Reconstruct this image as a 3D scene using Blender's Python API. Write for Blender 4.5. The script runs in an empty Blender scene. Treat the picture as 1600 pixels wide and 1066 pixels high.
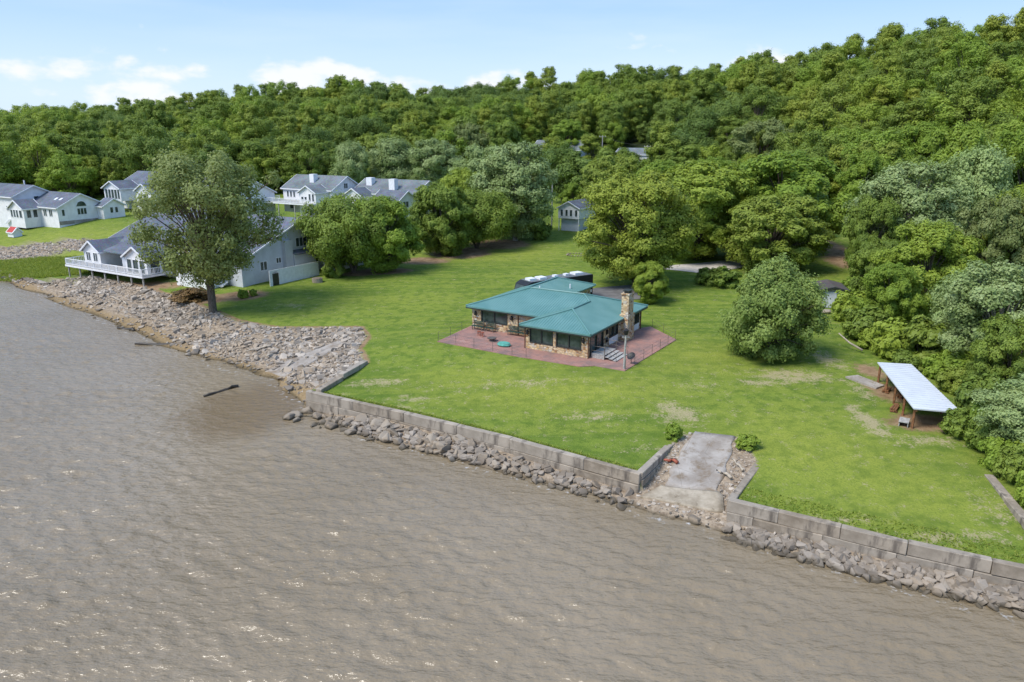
import bpy, bmesh, math, random
import numpy as np
from mathutils import Vector, Matrix

random.seed(7)
RNG = np.random.default_rng(7)
scene = bpy.context.scene
COL = scene.collection

# ------------------------------------------------------------------ camera
CAM_H, FPX, PITCH = 24.0, 1147.0, math.radians(15.73)
cd = bpy.data.cameras.new('camera')
cd.sensor_width = 36.0
cd.lens = FPX / 1600.0 * 36.0
cd.clip_start = 0.5
cd.clip_end = 6000.0
cam = bpy.data.objects.new('camera', cd)
COL.objects.link(cam)
cam.location = (0, 0, CAM_H)
cam.rotation_euler = (math.radians(90) - PITCH, 0, 0)
scene.camera = cam

# ------------------------------------------------------------------ light and sky
SUN_EL, SUN_AZ = math.radians(54), math.radians(238)      # azimuth clockwise from +Y
world = bpy.data.worlds.new('World')
scene.world = world
world.use_nodes = True
wn, wl = world.node_tree.nodes, world.node_tree.links
wn.clear()


def wnode(t, **kw):
    n = wn.new(t)
    for k, v in kw.items():
        setattr(n, k, v)
    return n


def wmath(op, a, b=None, clamp=False):
    n = wn.new('ShaderNodeMath')
    n.operation = op
    n.use_clamp = clamp
    for i, v in enumerate((a, b)):
        if v is None:
            continue
        if isinstance(v, (int, float)):
            n.inputs[i].default_value = v
        else:
            wl.new(v, n.inputs[i])
    return n.outputs[0]


sky = wnode('ShaderNodeTexSky', sky_type='NISHITA', sun_disc=False)
sky.sun_elevation = SUN_EL
sky.sun_rotation = SUN_AZ
sky.air_density = 1.0
sky.dust_density = 0.6
sky.ozone_density = 1.6
tc = wnode('ShaderNodeTexCoord')
sep = wnode('ShaderNodeSeparateXYZ')
wl.new(tc.outputs['Generated'], sep.inputs[0])
az = wmath('ARCTAN2', sep.outputs[0], sep.outputs[1])
el = wmath('ARCSINE', sep.outputs[2])
cmb = wnode('ShaderNodeCombineXYZ')
wl.new(wmath('MULTIPLY', az, 11.0), cmb.inputs[0])
wl.new(wmath('MULTIPLY', el, 22.0), cmb.inputs[1])
cmb.inputs[2].default_value = 3.35
cn = wnode('ShaderNodeTexNoise')
cn.inputs['Scale'].default_value = 1.0
cn.inputs['Detail'].default_value = 7
cn.inputs['Roughness'].default_value = 0.52
wl.new(cmb.outputs[0], cn.inputs['Vector'])
# cumulus sit in a band low over the horizon, all the way round
band = wnode('ShaderNodeMapRange', interpolation_type='SMOOTHSTEP')
wl.new(el, band.inputs[0])
band.inputs[1].default_value = 0.065
band.inputs[2].default_value = 0.125
band.inputs[3].default_value = 0.06
band.inputs[4].default_value = -0.16
cum = wnode('ShaderNodeMapRange', interpolation_type='SMOOTHSTEP')
wl.new(wmath('ADD', cn.outputs[0], band.outputs[0]), cum.inputs[0])
cum.inputs[1].default_value = 0.54
cum.inputs[2].default_value = 0.67
# thin cirrus higher up
cmb2 = wnode('ShaderNodeCombineXYZ')
wl.new(wmath('MULTIPLY', az, 2.2), cmb2.inputs[0])
wl.new(wmath('MULTIPLY', el, 15.0), cmb2.inputs[1])
cmb2.inputs[2].default_value = 11.0
cn2 = wnode('ShaderNodeTexNoise')
cn2.inputs['Scale'].default_value = 1.3
cn2.inputs['Detail'].default_value = 5
wl.new(cmb2.outputs[0], cn2.inputs['Vector'])
cir = wnode('ShaderNodeMapRange', interpolation_type='SMOOTHSTEP')
wl.new(cn2.outputs[0], cir.inputs[0])
cir.inputs[1].default_value = 0.40
cir.inputs[2].default_value = 0.78
cir.inputs[4].default_value = 0.30
# pale veil of a bright hazy day, thinning with height
veil = wnode('ShaderNodeMapRange')
wl.new(el, veil.inputs[0])
veil.inputs[1].default_value = 0.0
veil.inputs[2].default_value = 1.2
veil.inputs[3].default_value = 0.92
veil.inputs[4].default_value = 0.35
ramp = wnode('ShaderNodeMixRGB')
grad = wnode('ShaderNodeMapRange', interpolation_type='SMOOTHSTEP')
wl.new(el, grad.inputs[0])
grad.inputs[1].default_value = 0.02
grad.inputs[2].default_value = 0.24
wl.new(grad.outputs[0], ramp.inputs[0])
ramp.inputs[1].default_value = (2.5, 3.15, 4.0, 1)
ramp.inputs[2].default_value = (.95, 1.9, 3.6, 1)
mixw = wnode('ShaderNodeMixRGB')
wl.new(cir.outputs[0], mixw.inputs[0])
wl.new(ramp.outputs[0], mixw.inputs[1])
mixw.inputs[2].default_value = (2.9, 3.3, 3.9, 1)
mixv = wnode('ShaderNodeMixRGB')
wl.new(veil.outputs[0], mixv.inputs[0])
wl.new(sky.outputs[0], mixv.inputs[1])
wl.new(mixw.outputs[0], mixv.inputs[2])
cov = wmath('MULTIPLY', cum.outputs[0], 0.9)
mixc = wnode('ShaderNodeMixRGB')
wl.new(cov, mixc.inputs[0])
wl.new(mixv.outputs[0], mixc.inputs[1])
mixc.inputs[2].default_value = (3.75, 3.8, 3.95, 1)
bg = wnode('ShaderNodeBackground')
bg.inputs[1].default_value = 0.15
wl.new(mixc.outputs[0], bg.inputs[0])
wo = wnode('ShaderNodeOutputWorld')
wl.new(bg.outputs[0], wo.inputs[0])

sd = bpy.data.lights.new('sun', 'SUN')
sd.energy = 2.3
sd.angle = math.radians(24)
sd.color = (1.0, 0.95, 0.87)
sun = bpy.data.objects.new('sun', sd)
COL.objects.link(sun)
sdir = Vector((math.sin(SUN_AZ) * math.cos(SUN_EL), math.cos(SUN_AZ) * math.cos(SUN_EL), math.sin(SUN_EL)))
sun.rotation_euler = sdir.to_track_quat('Z', 'Y').to_euler()
sun.location = (-40, -40, 90)

scene.view_settings.view_transform = 'Standard'
scene.view_settings.look = 'None'
scene.view_settings.exposure = 0.84
scene.view_settings.gamma = 1.0
scene.view_settings.use_curve_mapping = False
scene.render.engine = 'CYCLES'
scene.cycles.max_bounces = 5
scene.cycles.diffuse_bounces = 3
scene.cycles.glossy_bounces = 2
scene.cycles.transmission_bounces = 3
scene.cycles.transparent_max_bounces = 4
scene.cycles.caustics_reflective = False
scene.cycles.caustics_refractive = False
scene.cycles.use_denoising = True


# ------------------------------------------------------------------ helpers
def at(px, py, z=0.0):
    """world point seen at a photograph pixel, on the level z"""
    x, y = (px - 800) / FPX, (533 - py) / FPX
    Y = math.cos(PITCH) + y * math.sin(PITCH)
    Z = -math.sin(PITCH) + y * math.cos(PITCH)
    t = (z - CAM_H) / Z
    return Vector((x * t, Y * t, z))


def tag(o, label=None, cat=None, group=None, kind=None):
    for k, v in (('label', label), ('category', cat), ('group', group), ('kind', kind)):
        if v:
            o[k] = v
    return o


def empty(name, loc=(0, 0, 0), rz=0.0, parent=None):
    o = bpy.data.objects.new(name, None)
    COL.objects.link(o)
    o.location = loc
    o.rotation_euler = (0, 0, rz)
    o.empty_display_size = 0.3
    o.parent = parent
    return o


def link(name, me, parent=None, loc=(0, 0, 0), rz=0.0):
    o = bpy.data.objects.new(name, me)
    COL.objects.link(o)
    o.parent = parent
    o.location = loc
    o.rotation_euler = (0, 0, rz)
    return o


def np_mesh(name, verts, faces, mat=None, smooth=False):
    """mesh from an (n,3) array and an (m,k) array of equal-sided faces"""
    verts = np.asarray(verts, np.float32)
    faces = np.asarray(faces, np.int32)
    me = bpy.data.meshes.new(name)
    k = faces.shape[1]
    me.vertices.add(len(verts))
    me.vertices.foreach_set('co', verts.ravel())
    me.loops.add(faces.size)
    me.loops.foreach_set('vertex_index', faces.ravel())
    me.polygons.add(len(faces))
    me.polygons.foreach_set('loop_start', np.arange(0, faces.size, k, dtype=np.int32))
    me.polygons.foreach_set('use_smooth', np.full(len(faces), smooth))
    me.update(calc_edges=True)
    me.validate()
    if mat:
        me.materials.append(mat)
    return me


def attr(me, name, values):
    a = me.attributes.new(name, 'FLOAT', 'POINT')
    a.data.foreach_set('value', np.asarray(values, np.float32))


class MB:
    """collects polygons; build() links them as one mesh object"""

    def __init__(self):
        self.v, self.f = [], []

    def poly(self, pts):
        n = len(self.v)
        self.v += [tuple(p) for p in pts]
        self.f.append(tuple(range(n, n + len(pts))))
        return self

    def box(self, c, s, rz=0.0, tilt=None):
        n = len(self.v)
        m = Matrix.Rotation(rz, 3, 'Z')
        if tilt is not None:
            m = m @ tilt
        for dz in (-.5, .5):
            for dx, dy in ((-.5, -.5), (.5, -.5), (.5, .5), (-.5, .5)):
                p = m @ Vector((dx * s[0], dy * s[1], dz * s[2]))
                self.v.append((c[0] + p.x, c[1] + p.y, c[2] + p.z))
        for q in ((3, 2, 1, 0), (4, 5, 6, 7), (0, 1, 5, 4), (1, 2, 6, 5), (2, 3, 7, 6), (3, 0, 4, 7)):
            self.f.append(tuple(n + i for i in q))
        return self

    def bx(self, x0, x1, y0, y1, z0, z1):
        return self.box(((x0 + x1) / 2, (y0 + y1) / 2, (z0 + z1) / 2), (x1 - x0, y1 - y0, z1 - z0))

    def tube(self, pts, radii, n=6, cap=True):
        base = len(self.v)
        pts = [Vector(p) for p in pts]
        for i, p in enumerate(pts):
            d = (pts[min(i + 1, len(pts) - 1)] - pts[max(i - 1, 0)]).normalized()
            a = d.orthogonal().normalized() if abs(d.z) < .99 else Vector((1, 0, 0))
            b = d.cross(a)
            for k in range(n):
                t = 2 * math.pi * k / n
                q = p + (a * math.cos(t) + b * math.sin(t)) * radii[i]
                self.v.append(tuple(q))
        for i in range(len(pts) - 1):
            for k in range(n):
                k2 = (k + 1) % n
                self.f.append((base + i * n + k, base + i * n + k2, base + (i + 1) * n + k2, base + (i + 1) * n + k))
        if cap:
            self.f.append(tuple(base + k for k in reversed(range(n))))
            self.f.append(tuple(base + (len(pts) - 1) * n + k for k in range(n)))
        return self

    def slab(self, pts, th):
        """polygon pts (counter-clockwise from above) given thickness downwards"""
        lo = [(p[0], p[1], p[2] - th) for p in pts]
        self.poly(pts)
        self.poly(list(reversed(lo)))
        for i in range(len(pts)):
            j = (i + 1) % len(pts)
            self.poly([pts[i], lo[i], lo[j], pts[j]])
        return self

    def mesh(self, name, mat, smooth=False):
        me = bpy.data.meshes.new(name)
        me.from_pydata(self.v, [], self.f)
        if smooth:
            me.polygons.foreach_set('use_smooth', [True] * len(me.polygons))
        me.materials.append(mat)
        me.update()
        return me

    def build(self, name, mat, parent=None, loc=(0, 0, 0), rz=0.0, smooth=False):
        return link(name, self.mesh(name, mat, smooth), parent, loc, rz)


# ------------------------------------------------------------------ materials
class NT:
    def __init__(self, name):
        self.m = bpy.data.materials.new(name)
        self.m.use_nodes = True
        self.t = self.m.node_tree
        self.n = self.t.nodes
        self.b = self.n['Principled BSDF']
        self.out = self.n['Material Output']
        self.tc = self.n.new('ShaderNodeTexCoord')

    def l(self, a, b):
        self.t.links.new(a, b)

    def put(self, sock, v):
        if isinstance(v, (int, float)):
            sock.default_value = v
        elif isinstance(v, (tuple, list)):
            sock.default_value = (*v, 1) if len(v) == 3 and sock.type == 'RGBA' else v
        else:
            self.l(v, sock)

    def noise(self, scale, detail=4, rough=.55, vec=None, sc=None, w=None):
        n = self.n.new('ShaderNodeTexNoise')
        n.inputs['Scale'].default_value = scale
        n.inputs['Detail'].default_value = detail
        n.inputs['Roughness'].default_value = rough
        vec = vec or self.tc.outputs['Object']
        if sc:
            mp = self.n.new('ShaderNodeMapping')
            mp.inputs['Scale'].default_value = sc
            if w:
                mp.inputs['Rotation'].default_value = (0, 0, w)
            self.l(vec, mp.inputs[0])
            vec = mp.outputs[0]
        self.l(vec, n.inputs['Vector'])
        return n.outputs[0]

    def voro(self, scale, feature='F1', out='Color', sc=None, rnd=1.0):
        n = self.n.new('ShaderNodeTexVoronoi')
        n.feature = feature
        n.inputs['Scale'].default_value = scale
        n.inputs['Randomness'].default_value = rnd
        vec = self.tc.outputs['Object']
        if sc:
            mp = self.n.new('ShaderNodeMapping')
            mp.inputs['Scale'].default_value = sc
            self.l(vec, mp.inputs[0])
            vec = mp.outputs[0]
        self.l(vec, n.inputs['Vector'])
        return n.outputs[out]

    def rng(self, v, a, b, c=0.0, d=1.0, smooth=True):
        n = self.n.new('ShaderNodeMapRange')
        if smooth:
            n.interpolation_type = 'SMOOTHSTEP'
        self.l(v, n.inputs[0])
        for i, q in enumerate((a, b, c, d)):
            n.inputs[i + 1].default_value = q
        return n.outputs[0]

    def mix(self, f, a, b, mode='MIX'):
        n = self.n.new('ShaderNodeMixRGB')
        n.blend_type = mode
        self.put(n.inputs[0], f)
        self.put(n.inputs[1], a)
        self.put(n.inputs[2], b)
        return n.outputs[0]

    def math(self, op, a, b=0.0, clamp=False):
        n = self.n.new('ShaderNodeMath')
        n.operation = op
        n.use_clamp = clamp
        self.put(n.inputs[0], a)
        self.put(n.inputs[1], b)
        return n.outputs[0]

    def attr(self, name):
        n = self.n.new('ShaderNodeAttribute')
        n.attribute_name = name
        return n.outputs['Fac']

    def orand(self):
        return self.n.new('ShaderNodeObjectInfo').outputs['Random']

    def bump(self, h, dist=.05, strength=.6, normal=None):
        n = self.n.new('ShaderNodeBump')
        n.inputs['Distance'].default_value = dist
        n.inputs['Strength'].default_value = strength
        self.l(h, n.inputs['Height'])
        if normal:
            self.l(normal, n.inputs['Normal'])
        self.l(n.outputs[0], self.b.inputs['Normal'])
        return n.outputs[0]

    def done(self, color=None, rough=.8, spec=.3, metal=0.0):
        if color is not None:
            self.put(self.b.inputs['Base Color'], color)
        self.put(self.b.inputs['Roughness'], rough)
        self.b.inputs['Specular IOR Level'].default_value = spec
        self.b.inputs['Metallic'].default_value = metal
        return self.m


def plain(name, c, rough=.7, spec=.3, var=.25, scale=3.0, metal=0.0, bump=0.0):
    n = NT(name)
    f = n.noise(scale, 5, .6)
    lo = tuple(x * (1 - var) for x in c)
    hi = tuple(min(1, x * (1 + var)) for x in c)
    col = n.mix(n.rng(f, .3, .7), lo, hi)
    if bump:
        n.bump(n.noise(scale * 4, 5, .65), bump, .6)
    return n.done(col, rough, spec, metal)


M = {}


def make_materials():
    # ---- siding with real lap lines in relief
    def siding(name, c):
        n = NT(name)
        s = n.n.new('ShaderNodeSeparateXYZ')
        n.l(n.tc.outputs['Object'], s.inputs[0])
        fr = n.math('FRACT', n.math('MULTIPLY', s.outputs[2], 6.0))
        col = n.mix(n.rng(n.noise(.9, 4), .3, .75), tuple(x * .86 for x in c), c)
        col = n.mix(n.rng(n.noise(2.2, 4, .6, sc=(1, 1, .25)), .56, .8, 0, .25), col, (.34, .33, .30))
        n.bump(fr, .02, .5)
        return n.done(col, .6, .3)
    M['siding_white'] = siding('white_lap_siding', (.82, .82, .83))
    M['siding_blue'] = siding('pale_blue_grey_lap_siding', (.60, .63, .68))
    # ---- asphalt shingles
    def shingle(name, c):
        n = NT(name)
        v = n.voro(1.0, 'F1', 'Color', sc=(3.2, 5.5, 5.5))
        col = n.mix(n.rng(n.noise(.35, 5), .3, .7), tuple(x * .8 for x in c), tuple(x * 1.18 for x in c))
        col = n.mix(.22, col, v, 'OVERLAY')
        bwn = n.n.new('ShaderNodeRGBToBW')
        n.l(v, bwn.inputs[0])
        n.bump(bwn.outputs[0], .02, .5)
        return n.done(col, .85, .2)
    M['shingle'] = shingle('blue_grey_shingles', (.125, .140, .170))
    M['shingle_green'] = shingle('grey_green_shingles', (.150, .170, .180))
    M['shingle_brown'] = shingle('weathered_brown_shingles', (.085, .075, .068))
    # ---- stone veneer
    n = NT('ochre_stone_veneer')
    v = n.voro(2.9, 'F1', 'Color', sc=(1, 1, 1.7))
    e = n.voro(2.9, 'DISTANCE_TO_EDGE', 'Distance', sc=(1, 1, 1.7))
    s = n.n.new('ShaderNodeSeparateColor')
    n.l(v, s.inputs[0])
    col = n.mix(s.outputs[0], (.56, .37, .17), (.78, .61, .38))
    col = n.mix(n.rng(s.outputs[1], .55, .8), col, (.33, .17, .075))
    col = n.mix(n.rng(s.outputs[2], .7, .95), col, (.62, .57, .48))
    col = n.mix(n.rng(n.noise(9, 4), .35, .7, 0, .35), col, (.22, .16, .10))
    col = n.mix(n.rng(e, .02, .06, 1, 0), col, (.40, .36, .30))
    n.bump(n.rng(e, 0, .12), .06, .8)
    M['stone'] = n.done(col, .85, .2)
    # ---- green metal roof
    n = NT('green_painted_metal')
    col = n.mix(n.rng(n.noise(.5, 5), .3, .7), (.090, .215, .200), (.128, .262, .246))
    col = n.mix(n.rng(n.noise(4, 5, .7), .55, .8, 0, .22), col, (.26, .34, .32))
    M['green_metal'] = n.done(col, n.rng(n.noise(2, 4), .2, .8, .30, .45), .6)
    M['white_metal'] = plain('pale_galvanised_sheet', (.62, .65, .69), .5, .4, .05, .8)
    M['white'] = plain('white_paint', (.74, .75, .77), .5, .4, .07, 2)
    M['dark_trim'] = plain('dark_bronze_trim', (.030, .034, .032), .4, .5, .2)
    M['rust'] = plain('rusty_brown_downspout', (.15, .065, .035), .6, .4, .3)
    n = NT('window_glass')
    n.b.inputs['IOR'].default_value = 1.37
    M['glass'] = n.done(n.mix(n.rng(n.noise(.9, 3), .3, .7), (.020, .034, .032), (.075, .100, .092)), .04, .9)  # paler green in the glass colour stands for reflections and the light interior
    M['wood_grey'] = plain('weathered_grey_boards', (.36, .35, .33), .85, .2, .25, 6, bump=.01)
    M['wood_brown'] = plain('brown_stained_timber', (.20, .095, .045), .8, .25, .35, 5, bump=.01)
    M['bench'] = plain('dark_green_bench_paint', (.020, .050, .040), .5, .4, .3)
    M['black'] = plain('matt_black', (.014, .014, .016), .5, .4, .3)
    M['iron'] = plain('grey_brown_iron', (.12, .10, .085), .5, .5, .3)
    M['red'] = plain('red_paint', (.42, .05, .04), .6, .3, .2)
    M['orange'] = plain('worn_brick_red_paint', (.33, .10, .06), .7, .3, .3)
    M['teal_cloth'] = plain('teal_cloth', (.10, .34, .28), .9, .1, .25, 4)
    # ---- patio
    n = NT('red_brown_patio_paving')
    br = n.n.new('ShaderNodeTexBrick')
    mp = n.n.new('ShaderNodeMapping')
    n.l(n.tc.outputs['Object'], mp.inputs[0])
    n.l(mp.outputs[0], br.inputs['Vector'])
    br.inputs['Scale'].default_value = 1.6
    br.inputs['Mortar Size'].default_value = .03
    br.inputs['Color1'].default_value = (.30, .142, .108, 1)
    br.inputs['Color2'].default_value = (.37, .190, .150, 1)
    br.inputs['Mortar'].default_value = (.34, .22, .19, 1)
    col = n.mix(n.rng(n.noise(.55, 5, .65), .40, .66, 0, .8), br.outputs[0], (.185, .135, .125))
    col = n.mix(n.rng(n.noise(.8, 5, .65, sc=(1, 1, 1)), .60, .74, 0, .6), col, (.42, .33, .29))
    M['patio'] = n.done(col, .85, .25)
    # ---- concrete
    n = NT('weathered_concrete')
    col = n.mix(n.rng(n.noise(.8, 6, .65), .3, .7), (.195, .158, .117), (.370, .312, .245))
    col = n.mix(n.math('MULTIPLY', n.orand(), .45), col, (.42, .385, .335))
    col = n.mix(n.rng(n.noise(1.2, 5, .65, sc=(1, 1, .3)), .52, .70, 0, .75), col, (.095, .080, .068))
    n.bump(n.noise(6, 6, .7), .03, .6)
    M['concrete'] = n.done(col, .9, .2)
    n = NT('pale_ramp_concrete')
    col = n.mix(n.rng(n.noise(.5, 6, .62), .3, .7), (.25, .215, .18), (.42, .385, .345))
    col = n.mix(n.rng(n.noise(1.1, 6, .7), .50, .68, 0, .85), col, (.185, .135, .085))
    cr = n.voro(.42, 'DISTANCE_TO_EDGE', 'Distance')
    col = n.mix(n.rng(cr, .002, .010, .35, 0), col, (.09, .08, .06))
    n.bump(n.noise(7, 6, .7), .02, .6)
    M['ramp'] = n.done(col, .9, .2)
    n = NT('tan_stained_concrete')
    col = n.mix(n.rng(n.noise(.9, 6, .65), .3, .7), (.26, .215, .155), (.43, .37, .285))
    col = n.mix(n.rng(n.noise(1.6, 6, .7), .56, .7, 0, .7), col, (.14, .108, .066))
    n.bump(n.noise(5, 6, .7), .04, .7)
    M['apron'] = n.done(col, .85, .25)
    # ---- rock
    n = NT('grey_tan_rock')
    r = n.orand()
    col = n.mix(r, (.15, .125, .098), (.33, .285, .23))
    col = n.mix(n.rng(n.noise(2.5, 5, .65), .40, .68, 0, .7), col, (.30, .235, .165))
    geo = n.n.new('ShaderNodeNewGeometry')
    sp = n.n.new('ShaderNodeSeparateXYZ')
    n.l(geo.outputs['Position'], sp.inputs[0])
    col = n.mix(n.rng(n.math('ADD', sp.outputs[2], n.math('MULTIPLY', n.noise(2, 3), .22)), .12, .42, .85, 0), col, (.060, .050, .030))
    n.bump(n.noise(5, 6, .7), .05, .7)
    M['rock'] = n.done(col, .9, .2)
    n = NT('riprap_rock')
    col = n.mix(n.attr('tint'), (.17, .14, .11), (.50, .44, .37))
    col = n.mix(n.rng(n.noise(.22, 4, .6), .46, .64, 0, .45), col, (.38, .29, .195))
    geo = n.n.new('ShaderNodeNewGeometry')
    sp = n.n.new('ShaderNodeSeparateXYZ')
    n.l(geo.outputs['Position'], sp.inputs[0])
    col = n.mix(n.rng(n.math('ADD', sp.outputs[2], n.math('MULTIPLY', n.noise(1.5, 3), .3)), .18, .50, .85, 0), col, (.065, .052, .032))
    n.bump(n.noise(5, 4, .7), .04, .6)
    M['riprap'] = n.done(col, .9, .2)
    M['driftwood'] = plain('bleached_driftwood', (.42, .36, .28), .9, .2, .25, 3)
    M['wetwood'] = plain('wet_dark_log', (.045, .036, .026), .5, .4, .3, 3)
    # ---- bark, leaves
    n = NT('grey_brown_bark')
    col = n.mix(n.rng(n.noise(5, 5, .7, sc=(3, 3, .5)), .3, .7), (.060, .048, .036), (.20, .165, .13))
    M['bark'] = n.done(col, .95, .1)
    n = NT('pale_bark')
    col = n.mix(n.rng(n.noise(4, 5, .7, sc=(2, 2, .6)), .3, .7), (.20, .175, .14), (.46, .42, .36))
    M['bark_pale'] = n.done(col, .95, .1)

    def leaf(name, dark, light, tip, trans=.38, spread=.6):
        n = NT(name)
        t = n.attr('tint')
        col = n.mix(t, dark, light)
        col = n.mix(n.math('MULTIPLY', n.rng(n.orand(), .35, 1.0), spread), col, tip)
        n.done(col, .55, .25)
        tr = n.n.new('ShaderNodeBsdfTranslucent')
        n.l(n.mix(.35, col, (.36, .44, .04)), tr.inputs[0])
        mx = n.n.new('ShaderNodeMixShader')
        mx.inputs[0].default_value = trans
        n.l(n.b.outputs[0], mx.inputs[1])
        n.l(tr.outputs[0], mx.inputs[2])
        n.l(mx.outputs[0], n.out.inputs[0])
        M[name] = n.m
    leaf('leaf_forest', (.120, .185, .030), (.255, .340, .058), (.310, .370, .060), .34)
    leaf('leaf_dark', (.080, .140, .030), (.180, .260, .055), (.220, .295, .055), .32)
    leaf('leaf_gold', (.180, .245, .034), (.335, .400, .056), (.365, .400, .058), .3)
    leaf('leaf_bright', (.180, .280, .036), (.310, .420, .060), (.350, .420, .060))
    leaf('leaf_silver', (.170, .245, .065), (.400, .485, .215), (.320, .425, .145), .3)
    leaf('leaf_olive', (.135, .180, .050), (.300, .350, .132), (.270, .320, .100))
    leaf('leaf_willow', (.150, .225, .048), (.335, .425, .120), (.310, .405, .095))
    leaf('leaf_pine', (.040, .078, .034), (.090, .145, .060), (.095, .140, .050), .1)
    leaf('leaf_rust', (.110, .075, .030), (.260, .155, .060), (.210, .160, .056), .2)
    leaf('grass_blade', (.170, .240, .030), (.350, .390, .070), (.40, .39, .09), .45)


make_materials()

# ------------------------------------------------------------------ terrain
SHORE = np.array([(-1500, 1290), (-600, 560), (-200, 217), (-86.7, 122.4), (-73.2, 111.1), (-59.6, 99.3), (-48.7, 90.0), (-41.5, 83.3),
                  (-35.6, 78.1), (-27.9, 72.5), (-23.6, 69.4), (-20.3, 64.8), (-12.7, 56.4), (-5.4, 52.0), (1.4, 48.2), (5.7, 45.8),
                  (8.6, 44.0), (11.2, 42.3), (13.4, 40.9), (16.9, 38.1), (21.3, 35.5), (24.0, 34.0), (26.7, 32.9), (60, 18), (300, -90), (1500, -600)], float)
WALL_A = np.array([(-18.55, 62.4), (-9.94, 57.6), (-1.38, 52.5), (8.71, 45.6)], float)
WALL_B = np.array([(13.66, 41.9), (21.8, 37.2), (27.3, 34.4), (60, 19.6)], float)
BASE = np.vstack([[(-1500, 1290), (-600, 560), (-200, 217), (-86.7, 122.6), (-48, 91), (-30, 75.5)], WALL_A, WALL_B, [(300, -88), (1500, -598)]])


def seg_dist(P, line):
    best = np.full(len(P), 1e9)
    for a, b in zip(line[:-1], line[1:]):
        ab = b - a
        t = np.clip(((P - a) @ ab) / (ab @ ab), 0, 1)
        q = a + t[:, None] * ab
        best = np.minimum(best, np.hypot(P[:, 0] - q[:, 0], P[:, 1] - q[:, 1]))
    return best


def inside(P, poly):
    c = np.zeros(len(P), bool)
    n = len(poly)
    for i in range(n):
        x1, y1 = poly[i]
        x2, y2 = poly[(i + 1) % n]
        if y1 == y2:
            continue
        hit = ((y1 > P[:, 1]) != (y2 > P[:, 1])) & (P[:, 0] < (x2 - x1) * (P[:, 1] - y1) / (y2 - y1) + x1)
        c ^= hit
    return c


def xy(px, py, z):
    p = at(px, py, z)
    return (p.x, p.y)


# upper edge of the stony beach on the left, and the boat ramp between the two walls
BEACH_TOP = np.array([(-200, 222), (-110, 147)] + [xy(*p) for p in ((20, 424, 1.2), (70, 432, 2.0), (135, 424, 2.5), (200, 434, 2.7), (262, 452, 2.7), (318, 470, 2.7), (372, 492, 2.6),
                     (430, 502, 2.6), (500, 505, 2.5), (562, 506, 2.5), (574, 522, 2.4), (560, 545, 2.2), (570, 563, 2.2), (532, 585, 1.9))] + [(-18.55, 62.4)], float)
BEACH = np.vstack([BEACH_TOP, SHORE[2:12][::-1]])
R_TL, R_TR = xy(1082, 676, 1.95), xy(1152, 684, 1.95)
R_LW, R_RW = xy(1056, 690, 1.75), xy(1184, 721, 1.75)
RAMP_TOP = np.array([R_LW, R_TL, R_TR, R_RW], float)
RAMP = np.array([(8.71, 45.6), R_LW, R_TL, R_TR, R_RW, (13.66, 41.9), (13.2, 40.6), (8.2, 44.0)], float)

# wooded bluff: (photo column, skyline row, distance of crest, distance of foot)
SKYL = np.array([(-900, 165, 1000, 420), (-300, 165, 900, 330), (0, 178, 760, 262), (100, 172, 700, 262), (200, 168, 640, 262), (290, 160, 560, 262),
                 (340, 141, 520, 262), (430, 136, 480, 262), (560, 131, 450, 265), (700, 140, 430, 265), (760, 128, 425, 262), (870, 121, 415, 258),
                 (1000, 114, 395, 250), (1110, 101, 375, 240), (1250, 92, 350, 225), (1400, 66, 325, 205), (1600, 32, 300, 185), (1800, 10, 295, 170),
                 (2600, 10, 290, 160)], float)
SKYL[:, 1] += np.interp(SKYL[:, 0], [0, 700, 1200, 1600], [13, 13, 9, 6])
_sx = (SKYL[:, 0] - 800) / FPX
_sy = (533 - SKYL[:, 1]) / FPX
_Y = math.cos(PITCH) + _sy * math.sin(PITCH)
_Z = -math.sin(PITCH) + _sy * math.cos(PITCH)
SK_AZ = np.arctan2(_sx, _Y)
SK_TAN = _Z / np.hypot(_sx, _Y)
TREE_TOP = 13.5


def vnoise(P, scale, seed=0):
    """smooth value noise on numpy points"""
    q = P / scale + seed * 17.3
    i = np.floor(q).astype(np.int64)
    f = q - i
    f = f * f * (3 - 2 * f)

    def h(a, b):
        n = (a * 374761393 + b * 668265263 + seed * 974711) & 0x7fffffff
        n = ((n ^ (n >> 13)) * 1274126177) & 0x7fffffff
        return ((n ^ (n >> 16)) & 0xffff) / 65535.0
    a, b = h(i[:, 0], i[:, 1]), h(i[:, 0] + 1, i[:, 1])
    c, d = h(i[:, 0], i[:, 1] + 1), h(i[:, 0] + 1, i[:, 1] + 1)
    return (a * (1 - f[:, 0]) + b * f[:, 0]) * (1 - f[:, 1]) + (c * (1 - f[:, 0]) + d * f[:, 0]) * f[:, 1]


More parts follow.
